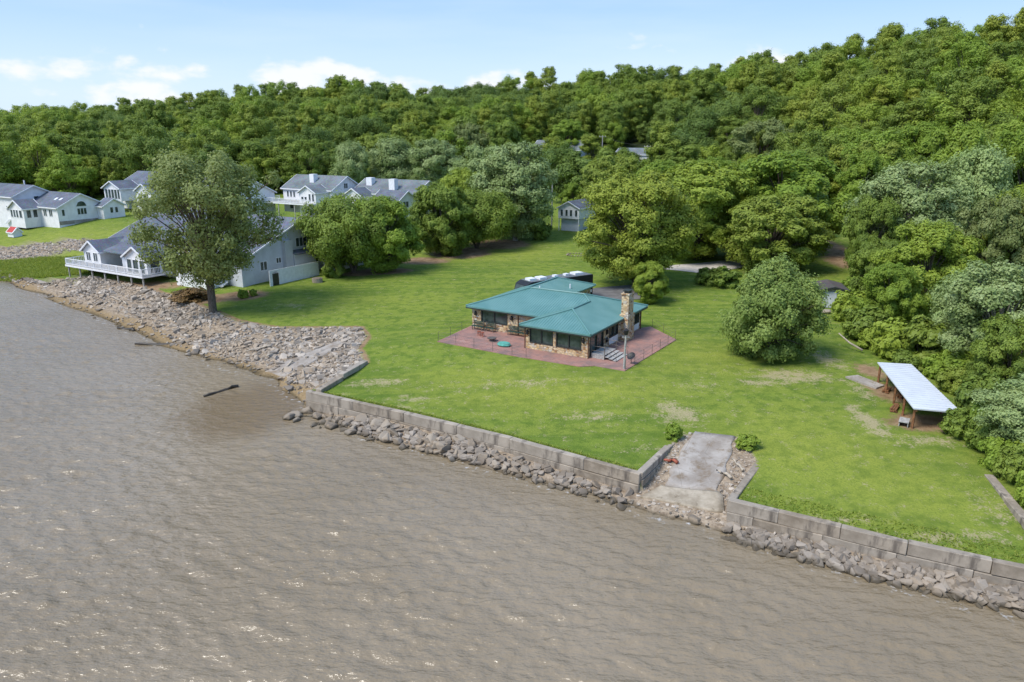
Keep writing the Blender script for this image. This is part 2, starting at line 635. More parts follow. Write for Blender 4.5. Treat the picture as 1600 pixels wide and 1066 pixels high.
def ground(P, parts=False):
    P = np.atleast_2d(np.asarray(P, float))
    ds = seg_dist(P, SHORE)
    yb = np.interp(P[:, 0], BASE[:, 0], BASE[:, 1])
    t = P[:, 1] - yb
    dist = np.hypot(P[:, 0], P[:, 1])
    az_ = np.arctan2(P[:, 0], P[:, 1])
    zl = np.interp(ds, [0, 2, 6, 20, 45, 75, 120, 190, 260], [1.6, 1.62, 1.75, 2.45, 2.8, 3.2, 5.6, 8.0, 9.5])
    zl = zl + (vnoise(P, 14, 3) - .5) * .25 * np.clip(ds / 12, 0, 1)
    # the lawn left of the houses lies lower
    low = np.clip((-P[:, 0] - 62) / 25, 0, 1) * np.clip((130 - ds) / 60, 0, 1)
    zl = zl * (1 - low) + np.interp(ds, [0, 8, 20, 34, 60, 130], [.4, 1.2, 3.0, 4.9, 5.6, 6.6]) * low
    # level ground under the stone house and its patio
    hx = (P[:, 0] - 7.61) * .8526 - (P[:, 1] - 68.45) * .5225
    hy = (P[:, 0] - 7.61) * .5225 + (P[:, 1] - 68.45) * .8526
    od = np.hypot(np.maximum(np.maximum(-20.5 - hx, hx - 5.5), 0), np.maximum(np.maximum(-4.5 - hy, hy - 24), 0))
    pad = np.clip(1 - od / 9.0, 0, 1) ** 1.5
    zl = zl * (1 - pad) + 2.69 * pad
    # bluff
    dc = np.interp(az_, SK_AZ, SKYL[:, 2])
    df = np.interp(az_, SK_AZ, SKYL[:, 3])
    tn = np.interp(az_, SK_AZ, SK_TAN)
    zc = CAM_H + dc * tn - TREE_TOP
    s = np.clip((dist - df) / (dc - df), 0, 1.0)
    hill = s ** .9 * (1 - .12 * np.sin(s * math.pi))
    zl = np.where(s > 0, zl + (zc - np.minimum(zl, 12)) * hill + (vnoise(P, 60, 5) - .5) * 9 * np.sin(np.clip(s, 0, 1) * math.pi), zl)
    zl = np.where((dist > dc) & (P[:, 1] > 0), zc + (dist - dc) * .01, zl)
    z = zl.copy()
    # water side
    wet = (P[:, 1] < np.interp(P[:, 0], SHORE[:, 0], SHORE[:, 1]))
    # foot of the walls
    foot = (t <= 0.18) & (P[:, 0] > -18.6)
    z = np.where(foot, np.minimum(np.interp(P[:, 0], [-18, -8, 4, 9, 14, 60], [.95, .78, .40, .30, .40, .6]), .34 * ds), z)
    # stony beach
    be = inside(P, BEACH)
    dt = seg_dist(P, BEACH_TOP)
    fr = ds / (ds + dt + 1e-6)
    bz = zl * fr ** .85 + (vnoise(P, 3, 9) - .5) * .25 * np.sin(np.clip(fr, 0, 1) * math.pi) + ((vnoise(P, 4.5, 12) - .55) * .8 + (vnoise(P, 1.6, 13) - .5) * .4) * np.clip(1 - ds / 4, 0, 1)
    z = np.where(be, bz, z)
    # ramp
    ra = inside(P, RAMP)
    dt2 = seg_dist(P, RAMP_TOP)
    fr2 = np.clip(ds / (ds + dt2 + 1e-6), 0, 1)
    z = np.where(ra, .15 + (zl - .15) * fr2, z)
    z = np.where(wet, -np.minimum(ds * .25 + .05, 4), z)
    if parts:
        return z, dict(ds=ds, t=t, wet=wet, be=be, fr=fr, ra=ra, s=s, dist=dist, dt=dt)
    return z


def gz(x, y):
    return float(ground([(x, y)])[0])


def on_ground(px, py):
    """first point of the terrain met by the line of sight through a photograph pixel"""
    d = at(px, py, CAM_H - 1.0)
    d = np.array([d.x, d.y, -1.0]) if d.y > 0 else np.array([-d.x, -d.y, 1.0])
    d /= np.hypot(d[0], d[1])
    t = np.linspace(25, 900, 1400)
    h = ground(np.outer(t, d[:2])) - (CAM_H + t * d[2])
    k = max(int(np.argmax(h > 0)), 1)
    f = -h[k - 1] / (h[k] - h[k - 1] + 1e-9)
    q = d[:2] * (t[k - 1] + (t[k] - t[k - 1]) * min(max(f, 0), 1))
    return Vector((q[0], q[1], gz(q[0], q[1])))


def grow(a, b, n, p=2.0):
    return a + (b - a) * np.linspace(0, 1, n) ** p


xs = np.concatenate([-grow(27, 1400, 90, 2.2)[::-1], np.arange(-26.8, 40, .28), grow(40.2, 1300, 80, 2.4)])
ts = np.concatenate([-grow(8, 900, 22, 2.6)[::-1], np.arange(-7.5, -.4, .5), [-.02, .32], np.arange(.6, 34, .32), grow(34.4, 1500, 170, 2.1)])
XX, TT = np.meshgrid(xs, ts, indexing='ij')
YB = np.interp(xs, BASE[:, 0], BASE[:, 1])
YY = YB[:, None] + TT
TP = np.stack([XX.ravel(), YY.ravel()], 1)
tz, tp = ground(TP, True)
nx_, nt_ = len(xs), len(ts)
idx = np.arange(nx_ * nt_).reshape(nx_, nt_)
quads = np.stack([idx[:-1, :-1], idx[1:, :-1], idx[1:, 1:], idx[:-1, 1:]], -1).reshape(-1, 4)


def blot(P, items):
    v = np.zeros(len(P))
    for px, py, rx, ry, s in items:
        c = on_ground(px, py)
        d = np.hypot((P[:, 0] - c.x) / rx, (P[:, 1] - c.y) / ry)
        v = np.maximum(v, s * np.clip(1.25 - d, 0, 1))
    return v


near = tp['dist'] < 330
bare = np.zeros(len(TP))
bare[near] = blot(TP[near], [(1235, 588, 4.2, 2.2, .95), (1190, 598, 3, 1.2, .8), (1290, 560, 1.6, 4, .8), (1360, 660, 1.2, 4.2, .85), (1350, 610, 1.6, 3, .5),
                             (1440, 690, 3, 1.2, .7), (1400, 590, 2.5, 4, .8), (590, 598, 3.4, 1.2, .8), (640, 625, 3, 1.2, .5), (1060, 645, 2.5, 2.5, .8), (920, 650, 3.0, 1.0, .6),
                             (800, 600, 9, 1.3, .42), (1090, 690, 2, 1.6, .5), (1280, 815, 5, .6, .6), (1500, 840, 5, .8, .6), (1560, 800, 1.6, 2.2, .5), (1085, 600, 2, 1.5, .5),
                             (620, 640, 4, 1.5, .35), (700, 660, 6, .8, .25), (1000, 700, 3, .8, .35), (450, 478, 4, 2, .3)])
dirt = np.zeros(len(TP))
dirt[near] = blot(TP[near], [(720, 395, 7.5, 8, 1.0), (660, 408, 7, 5, .9), (780, 382, 8, 8, 1.0), (560, 428, 6, 3.5, .7), (600, 424, 7, 4, .9), (380, 462, 5, 4, .95), (300, 468, 9, 4, 1.0), (230, 447, 9, 4, .9),
                             (1300, 385, 3, 22, .95), (1310, 410, 3, 10, .8), (1440, 660, 4, 3, .8), (1385, 612, 2.4, 5, .7), (1360, 580, 2, 4, .7), (950, 470, 8, 6, .4)])
gold = np.zeros(len(TP))
gold[near] = blot(TP[near], [(900, 610, 12, 5, .8), (760, 590, 10, 4, .7), (1250, 700, 9, 8, .7), (1400, 760, 9, 6, .6), (780, 395, 16, 12, .6), (560, 470, 18, 5, .3), (1080, 560, 10, 8, .6), (100, 372, 30, 14, .7),
                             (60, 410, 25, 6, 1.0), (120, 398, 12, 5, .8)])
stony = np.where(tp['be'], 1.0, 0.0)
stony = np.maximum(stony, np.where((tp['t'] < .2) & (TP[:, 0] > -18.6), 1.0, 0.0))
stony = np.maximum(stony, np.where(tp['ra'], 1.0, 0.0))
stony = np.maximum(stony, np.where(tz < .75, 1.0, 0.0))
edge = np.clip(1 - tp['dt'] / 1.3, 0, 1) * (~tp['be'])
dirt = np.maximum(dirt, edge * .8 * (TP[:, 0] > -75))
sand = np.where(tp['be'], np.clip(1.1 - tp['ds'] / 3.4, 0, 1) * (.55 + .6 * vnoise(TP, 5, 6)), 0)
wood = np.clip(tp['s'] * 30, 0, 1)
weedy = ((TP[:, 0] < -66) & (tp['ds'] < 26) & (tp['ds'] > 3)).astype(float)
far_riprap = np.zeros(len(TP))
_fr_poly = np.array([xy(*p) for p in ((-140, 372, 3.0), (0, 376, 3.0), (130, 373, 3.2), (205, 382, 3.2), (120, 388, 2.8), (0, 403, 2.4), (-140, 410, 2.2))])
far_riprap[near] = inside(TP[near], _fr_poly)
stony = np.maximum(stony, far_riprap)

n = NT('lawn_and_soil')
g1 = n.noise(.07, 4, .6)
g2 = n.noise(.9, 5, .65)
g3 = n.noise(6.0, 5, .7)
stripe = n.noise(.35, 3, .5, sc=(.12, 2.0, 1), w=.55)
col = n.mix(n.rng(g1, .35, .65), (.118, .180, .026), (.192, .252, .038))
col = n.mix(n.rng(stripe, .44, .58, 0, .75), col, (.215, .262, .042))
col = n.mix(n.rng(g2, .44, .64, 0, .75), col, (.085, .145, .020))
col = n.mix(n.math('MULTIPLY', n.attr('gold'), n.rng(g2, .2, .7, 1.0, .5)), col, (.305, .325, .055))
col = n.mix(n.rng(g3, .42, .70, 0, .60), col, (.105, .160, .026))
fl = n.math('ADD', n.math('MULTIPLY', n.noise(1.1, 6, .75), .5), n.math('MULTIPLY', n.noise(6.5, 6, .8), .5))
col = n.mix(n.math('MULTIPLY', n.rng(n.math('ADD', fl, n.math('MULTIPLY', n.attr('bare'), .145)), .545, .625), n.rng(g3, .3, .6, .45, .95)), col, (.40, .33, .20))
col = n.mix(n.rng(n.math('ADD', n.attr('dirt'), n.math('MULTIPLY', n.math('SUBTRACT', fl, .5), 1.3)), .38, .62), col, n.mix(n.rng(g2, .3, .7), (.20, .125, .070), (.34, .235, .140)))
st = n.mix(n.rng(n.noise(2.2, 5, .7), .32, .68), (.20, .15, .105), (.42, .34, .25))
sandc = n.mix(n.rng(g3, .3, .7), (.19, .13, .065), (.36, .265, .15))
st = n.mix(n.rng(n.math('ADD', n.attr('sand'), n.math('MULTIPLY', n.math('SUBTRACT', fl, .5), .9)), .30, .65), st, sandc)
geo = n.n.new('ShaderNodeNewGeometry')
sp = n.n.new('ShaderNodeSeparateXYZ')
n.l(geo.outputs['Position'], sp.inputs[0])
st = n.mix(n.rng(n.math('ADD', sp.outputs[2], n.math('MULTIPLY', g2, .2)), .08, .30, .8, 0), st, (.070, .055, .030))
col = n.mix(n.attr('stony'), col, st)
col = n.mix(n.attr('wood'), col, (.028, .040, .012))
n.bump(n.math('ADD', g3, n.math('MULTIPLY', n.noise(22, 4, .7), .5)), .12, .7)
M['ground'] = n.done(col, .95, .1)
tmesh = np_mesh('ground', np.column_stack([TP, tz]), quads, M['ground'], True)
for k, v in (('bare', bare), ('dirt', dirt), ('gold', gold), ('stony', stony), ('sand', sand), ('wood', wood)):
    attr(tmesh, k, v)
tag(link('ground', tmesh), kind='structure')

# ------------------------------------------------------------------ water
wxs = np.concatenate([-grow(75, 2500, 34, 2.6)[::-1], np.arange(-74.8, 36, .22), grow(36.5, 2500, 34, 2.6)])
_y, wyl = 19.0, []
while _y < 118:
    wyl.append(_y)
    _y += .13 + .0042 * (_y - 19)
wys = np.concatenate([-grow(-18.5, 2500, 26, 2.6)[::-1], wyl, grow(118.6, 2500, 26, 2.6)])
WX, WY = np.meshgrid(wxs, wys, indexing='ij')
WP = np.stack([WX.ravel(), WY.ravel()], 1)
wi = np.arange(len(WP)).reshape(len(wxs), len(wys))
wq = np.stack([wi[:-1, :-1], wi[1:, :-1], wi[1:, 1:], wi[:-1, 1:]], -1).reshape(-1, 4)
sh_d = seg_dist(WP, SHORE)
cc = at(385, 640, 0)
calm_v = np.clip(1.3 - np.hypot((WP[:, 0] - cc.x) / 6.5, (WP[:, 1] - cc.y) / 8.5), 0, 1)
# wind waves: many short trains running towards the right bank, gusty, with peaked crests
wr = np.random.default_rng(3)
wz = np.zeros(len(WP))
for k in range(60):
    lam = .66 * (2.3 / .66) ** wr.random()
    th_ = math.radians(70) + wr.normal() * .58
    ph = (WP[:, 0] * math.cos(th_) + WP[:, 1] * math.sin(th_)) * (2 * math.pi / lam) + 1.6 * vnoise(WP, lam * 1.9, 150 + k) + wr.uniform(0, 6.28)
    env = 1.7 * np.clip(vnoise(WP, lam * 2.6, 50 + k) - .22, 0, 1)
    wz += .0082 * lam ** .95 * env * (2 * ((np.sin(ph) + 1) * .5) ** 2.2 - .8)
gusts = .35 + 1.15 * (.6 * vnoise(WP, 19, 41) + .4 * vnoise(WP, 7, 42))
fade = np.clip((150 - np.hypot(WP[:, 0], WP[:, 1])) / 40, 0, 1) * np.clip(.25 + sh_d / 5.0, 0, 1) * (1 - .55 * calm_v)
wz = wz * gusts * fade
n = NT('murky_river_water')
shore_d = n.attr('shore')
w2 = n.noise(1.55, 3, .5, sc=(.72, 1.35, 1), w=.30)
w3 = n.noise(4.2, 3, .6, sc=(.75, 1.35, 1), w=-.15)
calm = n.rng(n.math('ADD', n.attr('calm'), n.math('MULTIPLY', n.math('SUBTRACT', n.noise(.35, 4), .5), .7)), .2, .8)
h = n.math('ADD', n.math('POWER', w2, 1.7), n.math('MULTIPLY', w3, .26))
n.bump(h, .24, .9)
col = n.mix(n.rng(n.noise(.045, 4), .3, .7), (.215, .166, .102), (.262, .208, .138))
col = n.mix(n.math('MULTIPLY', calm, .75), col, (.165, .112, .055))
foam = n.math('MULTIPLY', n.rng(shore_d, 0, 1.6, 1, 0), n.rng(n.noise(1.7, 5, .7), .55, .70))
col = n.mix(n.math('MULTIPLY', foam, .75), col, (.62, .63, .64))
n.b.inputs['IOR'].default_value = 1.5
M['water'] = n.done(col, n.rng(n.noise(.06, 3, .5, sc=(1, 2, 1)), .35, .65, .13, .26), .5)
wmesh = np_mesh('water', np.column_stack([WP, wz]), wq, M['water'], True)
attr(wmesh, 'shore', np.minimum(sh_d, 50))
attr(wmesh, 'calm', calm_v)
tag(link('water', wmesh), kind='structure')

# ------------------------------------------------------------------ concrete walls, block by block
def block_mesh(L, hgt, d, seed):
    r = random.Random(seed)
    bm = bmesh.new()
    bmesh.ops.create_cube(bm, size=1)
    for v in bm.verts:
        v.co = Vector((v.co.x * L + r.uniform(-.015, .015), v.co.y * d + r.uniform(-.03, .03), v.co.z * hgt + r.uniform(-.02, .02)))
    bmesh.ops.bevel(bm, geom=bm.edges[:], offset=.035, segments=1, affect='EDGES')
    me = bpy.data.meshes.new('block')
    bm.to_mesh(me)
    bm.free()
    me.materials.append(M['concrete'])
    return me


def block_wall(line, ztop, label, courses, bl, depth=.5, course_h=.62, zfun=None):
    root = empty('retaining_wall', (line[0][0], line[0][1], 0))
    tag(root, label, 'wall')
    line = [Vector((p[0], p[1])) for p in line]
    seg = [(line[i + 1] - line[i]).length for i in range(len(line) - 1)]
    tot = sum(seg)

    def pt(s):
        for i, q in enumerate(seg):
            if s <= q or i == len(seg) - 1:
                return line[i] + (line[i + 1] - line[i]) * (s / q), (line[i + 1] - line[i]).normalized()
            s -= q
    r = random.Random(int(tot * 10))
    for c in range(courses):
        s = 0 if c % 2 == 0 else -bl * .45
        while s < tot - .05:
            L = bl * r.uniform(.82, 1.2)
            a, b = max(s, 0), min(s + L, tot)
            s += L
            if b - a < .25:
                continue
            m, d = pt((a + b) / 2)
            zt = (zfun((a + b) / 2 / tot) if zfun else ztop) - c * course_h
            nrm = Vector((-d.y, d.x))
            p = m + nrm * (depth / 2 - .12 - .035 * c + r.uniform(-.03, .03))
            o = link('block', block_mesh(b - a - .018, course_h - .014, depth, r.random()), root,
                     (p.x - root.location.x, p.y - root.location.y, zt - course_h / 2 + r.uniform(-.012, .012)), math.atan2(d.y, d.x))
    return root


block_wall(WALL_A, 1.78, 'long low concrete block seawall below the lawn left of the boat ramp', 2, 5.6, .5, .85)
block_wall(WALL_B[:3].tolist() + [(44, 26.8)], 1.80, 'concrete block seawall right of the boat ramp, running out of frame', 2, 3.5, .5, .80)
block_wall([(8.80, 45.75), R_LW], 1.80, 'short concrete wall on the left side of the boat ramp', 2, 3.6, .5, .55)
block_wall([R_RW, (13.75, 42.05)], 1.80, 'short concrete wall on the right side of the boat ramp', 2, 3.2, .5, .5)
p0, p1 = xy(1540, 744, 2.1), xy(1625, 850, 1.9)
block_wall([p0, p1], 2.25, 'low concrete wall beside the shrubs at the right edge', 2, 3.4, .55, .45)
c0, c1 = xy(568, 564, 2.2), xy(494, 610, 1.9)
block_wall([c0, c1], 2.2, 'narrow concrete curb along the rubble at the end of the long seawall', 1, 4.5, .6, .5, lambda f: 2.42 - .5 * f)

# boat ramps (sloping slabs on the ground)
def slab_on_ground(name, px, mat, label, cat, lift=.07, n=14):
    A, B, C, D = [np.array(p) for p in px]           # top-left, top-right, bottom-right, bottom-left
    vs = []
    for i in range(n + 1):
        for j in range(n + 1):
            u, v = i / n, j / n
            p = (A * (1 - u) + B * u) * (1 - v) + (D * (1 - u) + C * u) * v
            w = (vnoise(np.array([p]), 1.3, 4)[0] - .5) * .7
            if i in (0, n):
                p = p + w * np.array([.8, .3])
            vs.append(p)
    vs = np.array(vs)
    z = ground(vs) + lift
    q = np.arange((n + 1) ** 2).reshape(n + 1, n + 1)
    f = np.stack([q[:-1, :-1], q[:-1, 1:], q[1:, 1:], q[1:, :-1]], -1).reshape(-1, 4)
    me = np_mesh(name, np.column_stack([vs, z]), f, mat, True)
    o = link(name, me)
    sol = o.modifiers.new('thickness', 'SOLIDIFY')
    sol.thickness = .3
    sol.offset = -1
    return tag(o, label, cat)


SLABS = [[xy(1084, 676, 1.95), xy(1150, 684, 1.95), xy(1122, 772, .75), xy(1036, 758, .75)], [xy(1030, 760, .66), xy(1126, 774, .66), xy(1126, 812, .02), xy(1004, 784, .02)]]
slab_on_ground('boat_ramp', SLABS[0], M['ramp'], 'cracked stained concrete boat ramp between the two concrete walls', 'boat ramp', .10)
slab_on_ground('ramp_apron', SLABS[1], M['apron'], 'broken tan concrete apron at the waterline below the boat ramp', 'slab', .14)
OLDQ = [xy(537, 523, 2.2), xy(553, 527, 2.2), xy(446, 588, .4), xy(415, 577, .4)]
slab_on_ground('old_boat_ramp', OLDQ, M['ramp'], 'older narrow concrete ramp across the stony beach', 'boat ramp', .07)

# ------------------------------------------------------------------ rocks
def rock_mesh(seed, npts=11):
    r = random.Random(seed)
    bm = bmesh.new()
    for _ in range(npts):
        d = Vector((r.gauss(0, 1), r.gauss(0, 1), r.gauss(0, 1))).normalized()
        k = r.uniform(.82, 1.05)
        bm.verts.new((d.x * .5 * k, d.y * .42 * k, d.z * .34 * k))
    bmesh.ops.convex_hull(bm, input=bm.verts[:])
    for v in [v for v in bm.verts if not v.link_faces]:
        bm.verts.remove(v)
    bmesh.ops.bevel(bm, geom=bm.edges[:], offset=.03, segments=1, affect='EDGES')
    me = bpy.data.meshes.new('boulder')
    bm.to_mesh(me)
    bm.free()
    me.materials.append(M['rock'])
    return me


ROCKS = [rock_mesh(100 + i) for i in range(10)]


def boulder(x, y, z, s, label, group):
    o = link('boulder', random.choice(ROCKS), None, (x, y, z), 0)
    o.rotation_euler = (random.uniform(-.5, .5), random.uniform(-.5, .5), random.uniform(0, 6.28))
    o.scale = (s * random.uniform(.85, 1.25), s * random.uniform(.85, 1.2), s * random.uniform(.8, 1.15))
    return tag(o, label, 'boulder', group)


def along(line, f):
    line = np.asarray(line, float)
    seg = np.hypot(*(line[1:] - line[:-1]).T)
    cum = np.concatenate([[0], np.cumsum(seg)])
    s = f * cum[-1]
    return np.array([np.interp(s, cum, line[:, 0]), np.interp(s, cum, line[:, 1])])


for i in range(150):
    f = random.random() ** 1.35
    w = along(WALL_A, f)
    wid = np.interp(f, [0, .5, .8, 1], [2.6, 2.3, 1.3, .9])
    k = random.random()
    p = w + np.array([-.52, -.85]) * (.35 + k * wid)
    s = random.choice([.4, .5, .62, .8, 1.05, 1.5]) * np.interp(f, [0, .3, .75, 1], [1, 1.15, .8, .55])
    boulder(p[0], p[1], max(gz(p[0], p[1]), -.12) + s * .10, s, 'angular grey boulder heaped at the foot of the long seawall', 'boulders along the long seawall')
WBv = [(13.66, 41.9), (21.8, 37.2), (27.3, 34.4), (33, 31.8)]
for i in range(95):
    f = random.random()
    w = along(WBv, f)
    k = random.random()
    p = w + np.array([-.42, -.90]) * (.35 + k * np.interp(f, [0, .6, 1], [1.1, 1.7, 2.0]))
    s = random.choice([.3, .4, .55, .7, .95]) * np.interp(f, [0, .4, .7, 1], [.9, .9, 1.7, 2.1])
    boulder(p[0], p[1], max(gz(p[0], p[1]), -.12) + s * .10, s, 'grey boulder lying in the water below the right-hand seawall', 'boulders along the right-hand seawall')
for px, py, s in ((1105, 800, 1.3), (1085, 812, 1.5), (1040, 790, .8), (1010, 790, .9), (1120, 815, 1.2), (985, 785, .7), (1060, 800, .7)):
    p = at(px, py, .05)
    boulder(p.x, p.y, .0, s, 'wet brown boulder at the foot of the boat ramp', 'boulders at the foot of the boat ramp')


def scatter_rocks(name, label, pts, sizes, zoff=.1, shade=1.0, corners=9):
    """many small stones as one mesh"""
    base = []
    for sd_ in range(6):
        r = random.Random(900 + sd_)
        bm = bmesh.new()
        for _ in range(corners):
            d = Vector((r.gauss(0, 1), r.gauss(0, 1), r.gauss(0, 1))).normalized()
            bm.verts.new((d.x * .55, d.y * .45, d.z * .36))
        bmesh.ops.convex_hull(bm, input=bm.verts[:])
        for v in [v for v in bm.verts if not v.link_faces]:
            bm.verts.remove(v)
        bmesh.ops.triangulate(bm, faces=bm.faces[:])
        bm.verts.index_update()
        base.append((np.array([v.co[:] for v in bm.verts]), np.array([[v.index for v in f.verts] for f in bm.faces])))
        bm.free()
    z = ground(pts)
    V, F, T, off = [], [], [], 0
    for i in range(len(pts)):
        bv, bf = base[i % 6]
        a = RNG.uniform(0, 6.28)
        c, s = math.cos(a), math.sin(a)
        e = RNG.uniform(-.5, .5)
        ce, se = math.cos(e), math.sin(e)
        R = np.array([[c, -s, 0], [s, c, 0], [0, 0, 1]]) @ np.array([[1, 0, 0], [0, ce, -se], [0, se, ce]])
        V.append((bv * sizes[i] * RNG.uniform(.8, 1.25, 3)) @ R.T + np.array([pts[i, 0], pts[i, 1], z[i] + sizes[i] * zoff]))
        F.append(bf + off)
        T.append(np.full(len(bv), RNG.beta(1.6, 1.6) * shade))
        off += len(bv)
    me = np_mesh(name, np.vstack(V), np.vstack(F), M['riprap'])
    attr(me, 'tint', np.concatenate(T))
    return tag(link(name, me), label, 'rocks', kind='stuff')


def fill(poly, n_, keep=None):
    poly = np.asarray(poly)
    lo, hi = poly.min(0), poly.max(0)
    P = RNG.uniform(lo, hi, (n_, 2))
    P = P[inside(P, poly)]
    return P if keep is None else P[keep(P)]


BP = BEACH[(BEACH[:, 0] > -111)]
P = fill(BP, 190000)
_z, _q = ground(P, True)
dens = np.clip((_q['ds'] - 1.0) / 2.8 + (vnoise(P, 5, 21) - .5) * 1.0, .14, 1) * np.clip(.35 + 2.2 * (vnoise(P, 4, 31) * .6 + vnoise(P, 1.7, 32) * .4 - .28), .25, 1)
rampq = np.array(OLDQ)
P = P[(RNG.random(len(P)) < dens) & (~inside(P, rampq) | (RNG.random(len(P)) < .12)) & (seg_dist(P, BEACH_TOP) > .15)]
P = P[:11000]
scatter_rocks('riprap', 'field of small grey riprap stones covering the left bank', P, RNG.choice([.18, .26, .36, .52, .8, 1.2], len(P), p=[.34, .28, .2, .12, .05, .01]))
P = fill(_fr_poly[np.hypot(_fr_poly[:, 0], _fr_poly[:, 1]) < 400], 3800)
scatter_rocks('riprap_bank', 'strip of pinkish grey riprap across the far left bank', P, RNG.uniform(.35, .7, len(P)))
P = fill(RAMP, 1200)
P = P[~(inside(P, np.array(SLABS[0])) | inside(P, np.array(SLABS[1]))) | (RNG.random(len(P)) < .10)]
P = np.vstack([P, fill(WALL_A.tolist() + (WALL_A[::-1] + np.array([-1.1, -1.7])).tolist(), 700), fill(WBv + [(p[0] - .6, p[1] - 1.2) for p in WBv[::-1]], 600)])
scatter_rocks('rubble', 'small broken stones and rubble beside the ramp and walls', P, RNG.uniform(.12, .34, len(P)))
_offA = np.array([-.52, -.85])
P = np.vstack([np.array([along(WALL_A, f) for f in RNG.random(600) ** 1.3]) + _offA * (RNG.uniform(.2, 1, (600, 1)) * 2.3), np.array([along(WBv, f) for f in RNG.random(650)]) + np.array([-.42, -.90]) * (RNG.uniform(.2, 1, (650, 1)) * 1.9)])
_zz = ground(P)
P = P[_zz > -.25]
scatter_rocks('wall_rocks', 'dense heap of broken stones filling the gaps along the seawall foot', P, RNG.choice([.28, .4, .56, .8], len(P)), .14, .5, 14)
for px, py, s in ((470, 575, .9), (500, 560, .8), (515, 572, .7), (528, 560, .9), (538, 548, .7), (490, 585, .8), (480, 560, .6), (545, 535, .6), (505, 590, .7), (450, 533, .8), (470, 525, .9), (440, 545, .7)):
    p = on_ground(px, py)
    boulder(p.x, p.y, p.z + .1, s * .9, 'pale broken slab among the stones of the old ramp', 'broken slabs by the old ramp')


def log(name, pts, r0, mat, label):
    mb = MB()
    mb.tube(pts, [r0 * (1 - .5 * i / (len(pts) - 1)) for i in range(len(pts))], 7)
    return tag(mb.build(name, mat, smooth=True), label, 'log')


def logpx(a, b, z, r0, mat, label, bend=.25):
    A, B = at(*a, z), at(*b, z)
    if z > .3:
        A, B = on_ground(*a) + Vector((0, 0, .25)), on_ground(*b) + Vector((0, 0, .25))
    pts = [A.lerp(B, t) + Vector((0, bend * math.sin(t * 5), .08 * math.sin(t * 9))) for t in (0, .2, .4, .6, .8, 1)]
    return log('log', pts, r0, mat, label)


logpx((285, 541), (213, 537), .05, .28, M['wetwood'], 'long dark log lying in the water off the stony beach')
logpx((372, 604), (320, 618), .05, .20, M['wetwood'], 'thin dark branch sticking out of the brown shallow water')
logpx((210, 517), (185, 512), .05, .22, M['wetwood'], 'short dark log at the waterline of the left beach')
logpx((198, 478), (175, 465), 1, .12, M['driftwood'], 'bleached driftwood branch on the grey riprap')
logpx((424, 544), (385, 552), 1, .13, M['driftwood'], 'pale driftwood pole lying beside the old ramp')
logpx((437, 550), (418, 560), 1, .16, M['driftwood'], 'short pale timber on the old ramp edge')
logpx((458, 568), (440, 582), 1, .12, M['driftwood'], 'pale curb timber at the foot of the old ramp')
logpx((1142, 752), (1118, 738), 1, .12, M['driftwood'], 'grey plank lying on the right side of the boat ramp')
logpx((1160, 740), (1143, 720), 1, .09, M['driftwood'], 'bleached branch against the right boat ramp wall')
logpx((1058, 728), (1036, 722), 1, .15, M['orange'], 'reddish broken timber beside the left boat ramp wall')

# ------------------------------------------------------------------ building kit
def wall_run(mb, p0, p1, z0, z1, ops=(), gable=None, depth=.14):
    """outer face of a wall from p0 to p1 (outside on the right hand), with real openings"""
    p0, p1 = Vector(p0), Vector(p1)
    L = (p1 - p0).length
    d = (p1 - p0) / L
    nin = Vector((-d.y, d.x)) * depth

    def P(s, z, k=0):
        q = p0 + d * s + nin * k
        return (q.x, q.y, z)
    S = sorted({0, L, *[o[0] for o in ops], *[o[1] for o in ops]})
    Z = sorted({z0, z1, *[o[2] for o in ops], *[o[3] for o in ops]})
    for a, b in zip(S[:-1], S[1:]):
        for c, e in zip(Z[:-1], Z[1:]):
            if any(o[0] <= a and b <= o[1] and o[2] <= c and e <= o[3] for o in ops):
                continue
            mb.poly([P(a, c), P(b, c), P(b, e), P(a, e)])
    for a, b, c, e in ops:
        mb.poly([P(a, c), P(a, c, 1), P(b, c, 1), P(b, c)])
        mb.poly([P(a, e), P(b, e), P(b, e, 1), P(a, e, 1)])
        mb.poly([P(a, c), P(a, e), P(a, e, 1), P(a, c, 1)])
        mb.poly([P(b, c), P(b, c, 1), P(b, e, 1), P(b, e)])
    if gable:
        mb.poly([P(0, z1), P(L, z1), P(L * gable[0], z1 + gable[1])])


def window(parent, p0, p1, op, nx=1, frame='white', bar=.07, arch=False, name='window'):
    """frame with mullions in an opening; the pane is its sub-part"""
    p0, p1 = Vector(p0), Vector(p1)
    d = (p1 - p0).normalized()
    nout = Vector((d.y, -d.x))
    a, b, c, e = op
    ang = math.atan2(d.y, d.x)
    mb = MB()

    def bar_(s0, s1, z0, z1):
        q = p0 + d * (s0 + s1) / 2 + nout * -.01
        mb.box((q.x, q.y, (z0 + z1) / 2), (s1 - s0, .11, z1 - z0), ang)
    bar_(a - .03, b + .03, c - .04, c + bar)
    bar_(a - .03, b + .03, e - bar, e + .04)
    for i in range(nx + 1):
        s = a + (b - a) * i / nx
        s0 = max(a - .03, s - bar / 2 - (.02 if i in (0, nx) else 0))
        bar_(s0, min(b + .03, s + bar / 2 + .02), c + bar, e - bar)
    w = mb.build(name, M[frame], parent)
    q0, q1 = p0 + d * a - nout * .08, p0 + d * b - nout * .08
    g = MB()
    g.poly([(q0.x, q0.y, c), (q1.x, q1.y, c), (q1.x, q1.y, e), (q0.x, q0.y, e)])
    g.build('pane', M['glass'], w)
    return w


